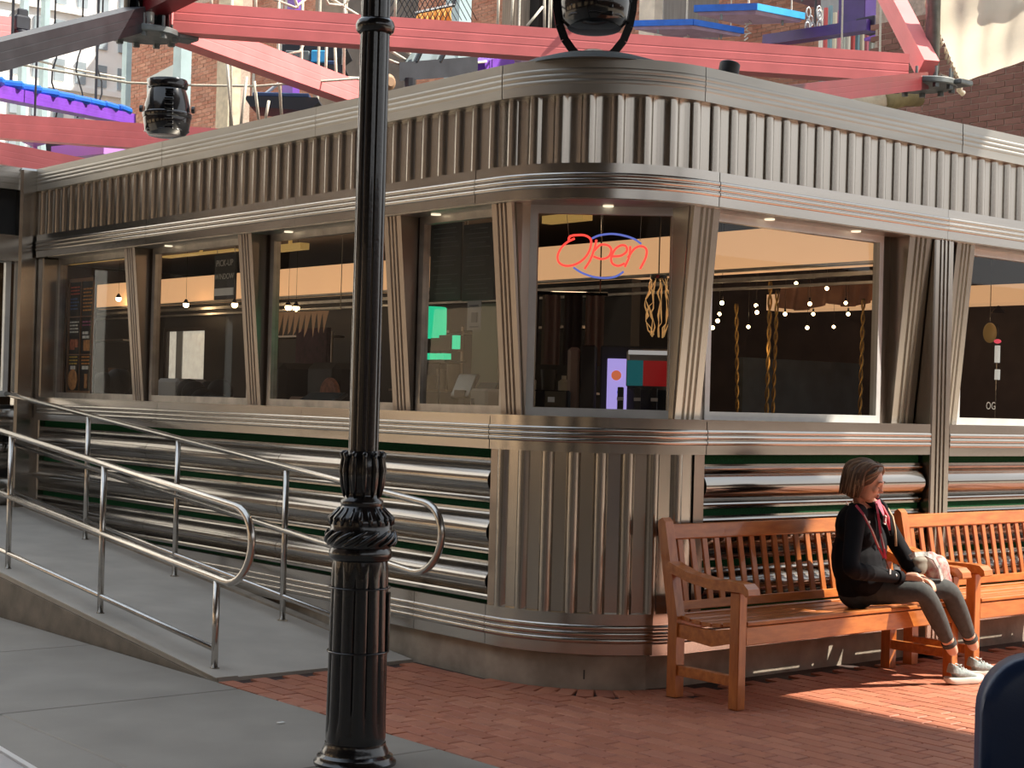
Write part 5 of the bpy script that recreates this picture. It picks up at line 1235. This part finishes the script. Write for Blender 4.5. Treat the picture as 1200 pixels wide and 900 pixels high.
TROU = mat('charcoal_trousers', (.050, .053, .052), .85, var=.2, scale=30, bump=.35, bscale=22)
HAIRM = mat('brown_hair', (.050, .026, .014), .45, col2=(.16, .085, .045), scale=9, stretch=(2, 2, 1))
HAIRL = mat('brown_hair_highlight', (.20, .115, .065), .42, col2=(.34, .22, .13), scale=12)
wx = Vector((7.44, 5.86, 0))
wm = thing('person', 'seated person with short brown hair, black jacket and grey trousers, head bowed', 'person', tuple(wx))
V = Vector
def wp(px, py, Y): return ony(px, py, Y)
# facing directions
tf = V((.30, -.954, 0)).normalized()      # torso forward
tl_ = V((.954, .30, 0)).normalized()       # her left (picture right)
pelv = V((7.45, 5.87, .52)); chest = V((7.49, 5.86, .86)); neckb = V((7.515, 5.82, 1.015))
hipR = pelv-tl_*.03+V((.02, -.03, .0)); hipL = pelv+tl_*.10+V((0, -.03, 0))
kneeR = wp(1083, 693, 5.50); kneeL = wp(1112, 690, 5.56)
ankR = wp(1119, 768, 5.49); ankL = wp(1143, 762, 5.58)
ankR.z = max(ankR.z, .10); ankL.z = max(ankL.z, .11)
shR = neckb-tl_*.165+V((0, 0, -.045)); shL = neckb+tl_*.165+V((0, 0, -.045))
elR = wp(996, 668, 5.64); elL = wp(1062, 655, 5.72)
wrR = wp(1055, 677, 5.60); wrL = wp(1072, 672, 5.66)
headc = wp(1015, 565, 5.76)
hf = V((.33, -.85, -.30)).normalized(); hl = V((0, 0, 1)).cross(hf).normalized(); hu = hf.cross(hl)
HM = Matrix((hf, hl, hu)).transposed()
def H(x, y, z): return headc+HM @ V((x, y, z))
HS = .97
# --- body: torso, legs, arms, head, hands fused into one skin surface
mb = MB()
J = [(*(pelv+V((.06, -.02, 0.02))), .06, .06), (*(pelv.lerp(chest, .5)), .085, .075), (*chest, .095, .08), (*neckb, .06), (*(headc+HM @ V((-.03, 0, -.07))), .047), 
     (*hipR, .05), (*(hipR.lerp(kneeR, .5)), .062), (*kneeR, .052), (*(kneeR.lerp(ankR, .35)), .05), (*ankR, .033),
     (*hipL, .05), (*(hipL.lerp(kneeL, .5)), .062), (*kneeL, .052), (*(kneeL.lerp(ankL, .35)), .05), (*ankL, .033),
     (*shR, .05), (*elR, .038), (*wrR, .026), (*shL, .05), (*elL, .038), (*wrL, .026)]
Ed = [(0, 1), (1, 2), (2, 3), (3, 4), (0, 5), (5, 6), (6, 7), (7, 8), (8, 9), (0, 10), (10, 11), (11, 12), (12, 13), (13, 14), (3, 15), (15, 16), (16, 17), (3, 18), (18, 19), (19, 20)]
me_mb(skin(J, Ed, 2), mb)
def el(c, r, rot=HM): mb.ell(H(*[k*HS for k in c]), [k*HS for k in r], 24, 16, rot=rot)
el((-.012, 0, .03), (.098, .076, .088))            # cranium
el((.022, 0, -.025), (.068, .062, .078))           # face
el((.048, 0, -.082), (.030, .030, .026))           # chin
el((.028, .033, -.062), (.038, .022, .032)); el((.028, -.033, -.062), (.038, .022, .032))  # jaw
el((.070, .030, -.018), (.020, .022, .020)); el((.070, -.030, -.018), (.020, .022, .020))  # cheeks
el((.082, 0, .028), (.016, .045, .014))            # brow ridge
el((.098, 0, -.018), (.017, .012, .012)); el((.091, 0, .0), (.012, .009, .026))        # nose
el((.090, .009, -.022), (.010, .008, .008)); el((.090, -.009, -.022), (.010, .008, .008))
el((.084, 0, -.047), (.013, .022, .007)); el((.082, 0, -.059), (.013, .018, .007))       # lips
el((.078, .030, .010), (.012, .014, .009)); el((.078, -.030, .010), (.012, .014, .009))  # closed eyes
el((-.005, .078, -.005), (.018, .010, .030)); el((-.005, -.078, -.005), (.018, .010, .030))  # ears
el((-.015, 0, -.075), (.05, .045, .05))
# hands: palm and five bent fingers each, loosely joined in the lap
def hand(wr, fwd, side, up, s):
    """side: direction of the thumb"""
    fwd = fwd.normalized(); up = up.normalized(); side = side.normalized()
    R3 = Matrix((fwd, side, up)).transposed()
    P = lambda a, b, c: wr+R3 @ V((a, b, c))
    mb.ell(P(.045, 0, 0), (.048, .038, .017), 16, 10, rot=R3)
    for i, (o, L) in enumerate(((.028, .066), (.010, .074), (-.009, .069), (-.026, .054))):
        pts = [P(.055, o*.9, 0), P(.082, o, .006), P(.082+L*.34, o*1.04, -.004), P(.082+L*.50, o*1.02, -.024), P(.082+L*.46, o*.98, -.044)]
        me_mb(skin([(*p, r) for p, r in zip(pts, (.011, .0095, .0088, .0082, .0070))], [(k, k+1) for k in range(4)], 1), mb)
    pts = [P(.015, .024, -.004), P(.040, .048, -.010), P(.062, .056, -.014), P(.085, .052, -.018)]
    me_mb(skin([(*p, r) for p, r in zip(pts, (.014, .0115, .0105, .0085))], [(k, k+1) for k in range(3)], 1), mb)
hfd = (RT*.90+V((0, 0, -.20))-CF*.1); hand(wrR, hfd, V((.2, -.45, .65)), V((-.4, -.75, .6)), 1)
hand(wrL+V((.02, 0, -.005)), (-RT*.1+tf*.8+V((0, 0, -.35))), -tl_, V((0, .2, .9)), 1)
body = link('body', remesh(mb, .0052, 2, .5), wm); body.data.materials.clear(); body.data.materials.append(SKIN)
body.data.transform(Matrix.Translation(-wx))
def wadd(me, name, mt, mat_smooth=True):
    me.materials.clear(); me.materials.append(mt); me.transform(Matrix.Translation(-wx))
    me.polygons.foreach_set('use_smooth', [True]*len(me.polygons)); return link(name, me, wm)
def wb_(mbx, name, mt, smooth=True, auto=None): return wbuild(mbx, name, mt, wm, smooth=smooth, auto=auto)
# --- trousers
mb2 = MB()
def leg_(h, k, a, s):
    end = k.lerp(a, .80)
    return [(*(pelv+V((.05, -.02, 0))), .10, .10), (*h, .090), (*(h.lerp(k, .45)), .085), (*(h.lerp(k, .85)), .070), (*k, .066), (*(k.lerp(a, .18)), .064), (*(k.lerp(a, .45)), .058), (*(k.lerp(a, .68)), .046), (*end, .040)]
for h, k, a in ((hipR, kneeR, ankR), (hipL, kneeL, ankL)):
    j = leg_(h, k, a, 1); me_mb(skin(j, [(i, i+1) for i in range(len(j)-1)], 2), mb2)
mb2.ell(pelv+V((.05, -.01, -.01)), (.13, .11, .10), rot=Matrix((tl_, -tf, V((0, 0, 1)))).transposed())
wadd(remesh(mb2, .009, 2), 'trousers', TROU)
for k, a, ab in ((kneeR, ankR, .80), (kneeL, ankL, .80)):
    c = k.lerp(a, ab); d = (a-k).normalized(); q = d.to_track_quat('Z', 'X').to_matrix()
    wb_(MB().lathe([(.038, -.012), (.043, -.010), (.043, .014), (.037, .016)], c, 24, M=q), 'trouser_hem', TROU, auto=50)
# --- jacket: torso and sleeves, collar, hem
mb3 = MB()
Jt = [(*(pelv+V((.045, -.01, .03))), .12, .115), (*(pelv.lerp(chest, .33)+V((.01, 0, 0))), .13, .115), (*(pelv.lerp(chest, .68)), .137, .115), (*chest, .142, .115), (*(chest.lerp(neckb, .62)), .12, .09), (*neckb, .066)]
me_mb(skin(Jt, [(i, i+1) for i in range(5)], 2), mb3)
RTm = Matrix((tl_, -tf, V((0, 0, 1)))).transposed()
mb3.ell(chest+V((0, 0, .03)), (.195, .12, .14), rot=RTm); mb3.ell(pelv.lerp(chest, .45)+tf*.035+tl_*.02, (.165, .12, .19), rot=RTm); mb3.ell(pelv.lerp(chest, .72)+tf*.03+tl_*.085, (.125, .12, .17), rot=RTm); mb3.ell(pelv.lerp(chest, .35)+tf*.04+tl_*.10, (.11, .12, .15), rot=RTm); mb3.ell(pelv+tf*.10+tl_*.03+V((0, 0, .06)), (.16, .12, .10), rot=RTm); mb3.ell(chest+tf*.06+tl_*.07+V((0, 0, -.02)), (.075, .07, .075), rot=RTm); mb3.ell(chest+tf*.06-tl_*.07+V((0, 0, -.02)), (.075, .07, .075), rot=RTm)
mb3.ell(pelv+V((.045, -.01, .05)), (.145, .12, .15), rot=RTm); mb3.ell(pelv.lerp(chest, .55)+V((.0, .02, 0)), (.165, .11, .20), rot=RTm)
mb3.ell(neckb+V((0, .0, -.05)), (.17, .075, .055), rot=RTm)
for s, e, w in ((shR, elR, wrR), (shL, elL, wrL)):
    j = [(*neckb.lerp(s, .6), .06), (*s, .066), (*(s.lerp(e, .5)), .056), (*(s.lerp(e, .85)), .053), (*e, .052), (*(e.lerp(w, .3)), .050), (*(e.lerp(w, .65)), .044), (*(e.lerp(w, .97)), .037)]
    me_mb(skin(j, [(i, i+1) for i in range(len(j)-1)], 2), mb3)
    # cloth folds round the elbow
    for q in (.10, .22, .34):
        c = e.lerp(w, q); d = (w-e).normalized(); a = d.orthogonal().normalized(); b = d.cross(a)
        mb3.tube([c+(a*math.cos(t)+b*math.sin(t))*.047+d*.012*math.sin(2*t+q*9) for t in [i*PI/8 for i in range(16)]], .0055, 5, closed=True)
jk = wadd(remesh(mb3, .008, 3), 'jacket', JACK)
# cuff bands
for e, w in ((elR, wrR), (elL, wrL)):
    d = (w-e).normalized(); q = d.to_track_quat('Z', 'X').to_matrix()
    wb_(MB().lathe([(.034, -.02), (.042, -.018), (.040, .016), (.033, .018)], e.lerp(w, .96), 24, M=q), 'cuff', JACK, auto=50)
camd = (CAM-wrR).normalized()
wb_(MB().lathe([(.010, 0), (.0105, .003), (.004, .005)], elR.lerp(wrR, .90)+camd*.043+V((0, 0, .008)), 12, M=camd.to_track_quat('Z', 'X').to_matrix()), 'cuff_snap', ALU)
# open collar with red lining, pink inner top
fr = lambda a, b, c: neckb+tl_*a+tf*b+V((0, 0, c))
REDC = mat('red_lining', (.38, .012, .03), .6, var=.15, scale=20); PINK = mat('pink_top', (.55, .12, .18), .7)
wb_(MB().add([fr(-.045, .060, .03), fr(.045, .060, .03), fr(.03, .125, -.13), fr(-.005, .135, -.16), fr(0, .085, -.04), fr(0, .05, .02)], [(0, 4, 3), (4, 1, 2), (4, 2, 3), (0, 5, 4), (5, 1, 4)]), 'inner_top', PINK, False)
wb_(MB().tube([fr(-.055, -.02, .035), fr(-.062, .025, .025), fr(-.055, .075, -.015), fr(-.035, .112, -.07), fr(-.01, .135, -.14)], [.012, .014, .013, .010, .006], 8), 'collar', REDC)
wb_(MB().tube([fr(.055, -.02, .035), fr(.062, .03, .015), fr(.055, .075, -.02), fr(.04, .112, -.07), fr(.01, .135, -.14)], [.012, .014, .013, .010, .006], 8), 'collar', REDC)
wb_(MB().tube([fr(-.075, -.035, .045), fr(-.085, .02, .035), fr(-.075, .080, -.01), fr(-.05, .118, -.08), fr(-.01, .142, -.17)], [.016, .017, .016, .012, .006], 8), 'lapel', JACK)
wb_(MB().tube([fr(.075, -.035, .045), fr(.085, .02, .035), fr(.075, .080, -.01), fr(.055, .118, -.08), fr(.015, .142, -.17)], [.016, .017, .016, .012, .006], 8), 'lapel', JACK)
# lanyard ribbons, hanging to the lap
LAN = mat('red_ribbon', (.50, .02, .05), .5); LANW = mat('white_ribbon', (.72, .68, .66), .5)
wl1 = [wp(1003, 592, 5.70), wp(1012, 603, 5.64), wp(1022, 622, 5.60), wp(1030, 642, 5.60), wp(1036, 654, 5.585)]
wl2 = [wp(1027, 590, 5.70), wp(1029, 602, 5.64), wp(1032, 625, 5.61), wp(1036, 643, 5.59), wp(1038, 655, 5.58)]
def ribbon(P, w, name, mt, off=0):
    mbx = MB()
    for i in range(len(P)-1): mbx.beam(P[i]+V((0, -off, 0)), P[i+1]+V((0, -off, 0)), w, .003, up=CF)
    return wb_(mbx, name, mt, False)
ribbon(wl1, .013, 'lanyard', LAN); ribbon(wl2, .013, 'lanyard', LAN)
ribbon(wl1[1:4], .005, 'lanyard_print', LANW, .004); ribbon(wl2[2:4], .004, 'lanyard_print', LANW, .004)
ribbon([wp(1037, 655, 5.58), wp(1043, 671, 5.575)], .006, 'lanyard_strap', mat('dark_strap', (.05, .04, .04), .5))
wb_(MB().box(wp(1043, 670, 5.575), (.012, .006, .028)), 'lanyard_clip', ALU, False)
for nm, c, r in (('badge', (1010, 613, 5.655), .02), ):
    pass
def patch(name, px, py, Y, w, h, mt, tw=0, dy=.0): return wb_(MB().box(wp(px, py, Y), (w, .006, h), rot=Matrix.Rotation(math.atan2(tl_.y, tl_.x), 3, 'Z') @ Matrix.Rotation(tw, 3, 'Y')), name, mt, False)
patch('name_badge', 1018, 612, 5.635, .032, .014, whp)
e_ = patch('chest_emblem', 1037, 609, 5.655, .036, .052, whp, .25); 
patch('emblem_letter', 1037, 609, 5.650, .024, .036, REDC, .25); patch('emblem_letter', 1037, 609, 5.647, .008, .020, whp, .25)
patch('shoulder_patch', 993, 590, 5.72, .030, .010, whp, .5)
# --- hair: layered chin-length bob swept to one side
mbh = MB()
def eh(c, r): mbh.ell(H(*c), r, 28, 18, rot=HM)
eh((-.030, 0, .040), (.105, .092, .092)); eh((-.048, 0, -.02), (.085, .090, .095)); eh((.008, .0, .082), (.056, .070, .036))
mehair = remesh(mbh, .006, 2)
wadd(mehair, 'hair', HAIRM)
rnd = random.Random(3)
def lock(P, r, mt, par):
    Q = []
    for i in range(len(P)-1):
        p0 = P[max(i-1, 0)]; p1 = P[i]; p2 = P[i+1]; p3 = P[min(i+2, len(P)-1)]
        for t in (0, .33, .66): Q.append(.5*((2*p1)+(p2-p0)*t+(2*p0-5*p1+4*p2-p3)*t*t+(3*p1-p0-3*p2+p3)*t**3))
    Q.append(P[-1]); n = len(Q)
    par.tube(Q, [max(.0012, r*math.sin(PI*(.12+.80*i/(n-1)))) for i in range(n)], 6)
dark, lite = MB(), MB()
for side in (-1, 1):
    for k in range(44):
        a = k/43         # from front hairline to nape
        th = R(72+a*96)  # azimuth from face forward
        part = V((.055-.11*a, .015, .118-.02*a*a))
        j = lambda s: rnd.uniform(-s, s)
        mid = V((.104*math.cos(th)-.028+j(.006), side*.092*math.sin(th), .055+j(.008)))
        low = V((.105*math.cos(th)-.030+.012*(1-a), side*(.098*math.sin(th)), -.020+j(.01)))
        tip = V((.085*math.cos(th)-.032+.012*(1-a)+j(.012), side*(.080*math.sin(th))+j(.008), -.070-.035*a+j(.022)))
        if side == 1: tip.z += .01
        P = [H(*part), H(*(part.lerp(mid, .5)+V((0, side*.012, .022)))), H(*mid), H(*low), H(*tip)]
        (lock)(P, .0085+rnd.random()*.003, None, lite if rnd.random() < .33 else dark)
for k in range(16):   # fringe swept across the forehead
    a = k/15; P = [H(.0+.02*a, .03, .124), H(.044, .02-.030*a, .114-.006*a), H(.064-.012*a, -.018-.045*a, .090-.010*a), H(.046-.03*a, -.066-.014*a, .055-.015*a), H(.012-.02*a, -.086, .005-.03*a)]
    lock(P, .008, None, lite if k % 3 == 0 else dark)
for k in range(8):
    a = k/7; P = [H(.01+.02*a, .03, .124), H(.050, .045, .108-.01*a), H(.056-.015*a, .066, .080-.012*a), H(.040-.01*a, .084, .035), H(.022-.02*a, .088, -.02-.03*a)]
    lock(P, .008, None, lite if k % 3 == 0 else dark)
wb_(dark, 'hair_locks', HAIRM); o = wb_(lite, 'hair_highlights', HAIRL); o['label'] = 'lighter brown streaks'
# face details
LIP = mat('rose_lips', (.45, .12, .10), .4); LASH = mat('dark_lash', (.03, .015, .012), .6)
wb_(MB().ell(H(.093, 0, -.0455), (.006, .019, .0045), rot=HM).ell(H(.091, 0, -.056), (.006, .015, .0045), rot=HM), 'lips', LIP)
for s in (-1, 1):
    wb_(MB().tube([H(.0855, s*.044, .003), H(.0885, s*.036, -.0005), H(.0895, s*.028, -.001), H(.088, s*.019, .002)], [.0012, .0022, .0022, .001], 6), 'eyelashes', LASH)
    wb_(MB().tube([H(.082, s*.050, .030), H(.090, s*.036, .036), H(.094, s*.020, .032)], [.0015, .003, .002], 6), 'eyebrow', HAIRM)
# --- ankles show skin already; shoes
SH = mat('grey_knit_shoe', (.30, .36, .36), .8, var=.25, scale=60, bump=.5, bscale=160); SOLE = mat('white_sole', (.72, .68, .62), .6); LACE = mat('pale_lace', (.62, .64, .62), .7)
def shoe(a, fwd, tag_):
    fwd = V((fwd.x, fwd.y, 0)).normalized(); lf = V((-fwd.y, fwd.x, 0)); M3 = Matrix((fwd, lf, V((0, 0, 1)))).transposed(); o = V((a.x, a.y, 0))
    P = lambda x, y, z: o+M3 @ V((x, y, z))
    out = [(-.075, .0), (-.065, .028), (-.03, .034), (.03, .034), (.09, .044), (.14, .042), (.175, .026), (.188, 0), (.175, -.028), (.14, -.042), (.09, -.040), (.03, -.032), (-.03, -.033), (-.065, -.027)]
    n = len(out); vs = []
    for (z, k) in ((.001, .93), (.012, 1.03), (.030, 1.04), (.036, .98)):
        for (x, y) in out: vs.append(P(.05+(x-.05)*k, y*k, z+(.010 if x > .16 else 0)+(.006 if x < -.05 else 0)))
    fs = [(r*n+i, r*n+(i+1) % n, (r+1)*n+(i+1) % n, (r+1)*n+i) for r in range(3) for i in range(n)]+[tuple(range(n))[::-1], tuple(range(3*n, 4*n))]
    s = wb_(MB().add(vs, fs), 'shoe_sole', SOLE, auto=50)
    mm = MB()
    me_mb(skin([(*P(-.03, 0, .062), .040, .036), (*P(.02, 0, .060), .036, .038), (*P(.07, 0, .052), .036, .028), (*P(.12, 0, .042), .036, .020), (*P(.158, 0, .036), .026, .012)], [(0, 1), (1, 2), (2, 3), (3, 4)], 2), mm)
    mm.tube([P(-.03, 0, .06), P(-.022, 0, .098), P(-.018, 0, .105)], [.036, .034, .033], 14)
    u = wadd(remesh(mm, .005, 2), 'shoe_upper', SH)
    lm = MB()
    for k in range(5):
        x = .022+.022*k; z = .102-.010*k
        lm.tube([P(x, -.026, z-.016), P(x+.006, 0, z), P(x, .026, z-.016)], .003, 5)
    lm.tube([P(.03, 0, .100), P(.015, -.025, .112), P(-.004, -.012, .108)], .0028, 5).tube([P(.03, 0, .100), P(.015, .025, .112), P(.0, .012, .110)], .0028, 5)
    wb_(lm, 'shoelaces', LACE)
sd = V((.95, -.25, 0))
shoe(ankR+V((.02, 0, 0)), V((.97, -.22, 0)), 'r'); shoe(ankL+V((.0, -.01, 0)), V((.93, -.36, 0)), 'l')
# --- handbag beside her, strap over the shoulder
bag = thing('handbag', 'floral white handbag with grey pouch resting beside the seated person', 'handbag', (8.0, 5.80, .44))
FL = mat('floral_cloth', (.62, .58, .52), .8, col2=(.35, .08, .08), scale=28, bump=.3, bscale=30)
def bl(c, r, rot=None): return MB().ell(c, r, 20, 14, rot=rot)
mm = MB(); cb_ = wp(1099, 669, 5.63)
mm.ell(cb_+V((0, 0, -.01)), (.085, .06, .105)); mm.ell(cb_+V((.025, 0, -.06)), (.09, .06, .07)); mm.ell(wp(1090, 660, 5.66), (.06, .05, .07)); mm.ell(wp(1106, 688, 5.62), (.06, .06, .05))
me = remesh(mm, .01, 2); me.materials.clear(); me.materials.append(FL); me.transform(Matrix.Translation(-bag.location)); link('bag_body', me, bag)
mm = MB(); mm.ell(wp(1077, 664, 5.66), (.06, .04, .055)); mm.ell(wp(1077, 657, 5.66), (.062, .04, .03))
me = remesh(mm, .008, 2); me.materials.clear(); me.materials.append(mat('taupe_pouch', (.22, .20, .16), .7, var=.1, scale=10)); me.transform(Matrix.Translation(-bag.location)); link('pouch', me, bag)
P = [wp(1066, 653, 5.62), wp(1072, 650, 5.60), wp(1084, 649, 5.58), wp(1094, 654, 5.565), wp(1101, 667, 5.56), wp(1104, 680, 5.56)]
mbx = MB()
for i in range(len(P)-1): mbx.beam(P[i], P[i+1], .028, .006, up=V((0, -1, .4)))
wbuild(mbx, 'strap', mat('striped_strap', (.65, .63, .58), .7, col2=(.12, .12, .12), scale=30), bag)
P = [wp(1040, 596, 5.78), wp(1046, 606, 5.72), wp(1049, 622, 5.70), wp(1050, 640, 5.70)]
wb_(MB().tube(P, .008, 6), 'shoulder_strap', mat('tan_strap', (.50, .36, .22), .7))

# ================================================================== NAVY CHAIR, bottom right; WHITE TABLE, bottom left
NAVY = mat('navy_vinyl', (.012, .030, .085), .38, var=.15, scale=4, bump=.05, bscale=200)
nc0 = CAM+ray(1260, 765)*4.2; ch_ang = math.atan2(RT.y, RT.x)-R(6)
nvy = thing('navy_chair', 'navy blue padded chair with rounded back cut off at the lower right corner', 'chair', (nc0.x, nc0.y, 0), ch_ang)
ztop = (CAM+ray(1190, 766)*4.2).z
w_, th_ = .255, .07; prof = []
vs = []; fs = []
ny = 10
def rrect(hw, z0, z1, r, n=8):
    P = [(-hw, z0), (hw, z0)]
    for k in range(n+1): a = PI/2*k/n; P.append((hw-r+r*math.cos(a), z1-r+r*math.sin(a)))
    for k in range(n+1): a = PI/2+PI/2*k/n; P.append((-hw+r+r*math.cos(a), z1-r+r*math.sin(a)))
    return P
ly = []
for i in range(9):
    t = -1+2*i/8; k = math.sqrt(max(0, 1-t**4)); ly.append((t*th_, .03*(1-k)))
N = None
for (y, ins) in ly:
    P = rrect(w_-ins, .42+ins, ztop-ins, .14); N = len(P); vs += [(x, y+.06*(x/w_)**2*-1, z) for x, z in P]
for i in range(8):
    for j in range(N): fs.append((i*N+j, i*N+(j+1) % N, (i+1)*N+(j+1) % N, (i+1)*N+j))
fs += [tuple(range(N)), tuple(range(8*N, 9*N))[::-1]]
MB().add(vs, fs).build('backrest', NAVY, nvy, auto=60)
MB().box((0, -.26, .46), (.50, .46, .09), bev=.03).build('seat', NAVY, nvy)
ar = MB(); 
for s in (-1, 1):
    MB().tube([(s*.275, -.02, .42), (s*.285, -.04, .60), (s*.285, -.16, .615), (s*.285, -.36, .605), (s*.275, -.42, .56)], [.02, .03, .035, .035, .02], 12).build('arm_rest', mat('slate_blue_pad', (.05, .09, .16), .5), nvy, smooth=True)
    for yy in (-.44, .0): MB().tube([(s*.22, yy, .43), (s*.24, yy, 0)], .014, 10).build('leg', GREYM, nvy, smooth=True)
tb = thing('white_table', 'white table corner just entering the frame at the bottom left', 'table', (1.0, 3.1, 0))
c0 = onz(0, 879, .75); c1 = onz(40, 903, .75); u = (c1-c0).normalized(); v = V((u.y, -u.x, 0)); v = v if v.dot(CF) < 0 else -v
a0 = c0-u*.75; a1 = c1+u*.12
top = [a0, a1, a1+v*.7, a0+v*.7]
vs = [p+V((0, 0, -.028)) for p in top]+[p for p in top]
wbuild(MB().add(vs, [(3, 2, 1, 0), (4, 5, 6, 7), (0, 1, 5, 4), (1, 2, 6, 5), (2, 3, 7, 6), (3, 0, 4, 7)]), 'table_top', mat('grey_laminate', (.42, .42, .44), .35), tb)
mbx = MB()
for i in range(4): mbx.beam(top[i]+V((0, 0, -.012)), top[(i+1) % 4]+V((0, 0, -.012)), .014, .034)
wbuild(mbx, 'table_edge', mat('white_laminate', (.8, .8, .8), .3), tb)
for p in top:
    q = p.lerp((top[0]+top[2])/2, .15); wbuild(MB().tube([(q.x, q.y, 0), (q.x, q.y, .73)], .02, 10), 'leg', GREYM, tb)
# small litter and dirt specks
tagobj(MB().box(tuple(onz(329, 847, .004)), (.035, .02, .006)).build('paper_scrap', whp), 'tiny white paper scrap on the concrete left of the lamp post base', 'litter')
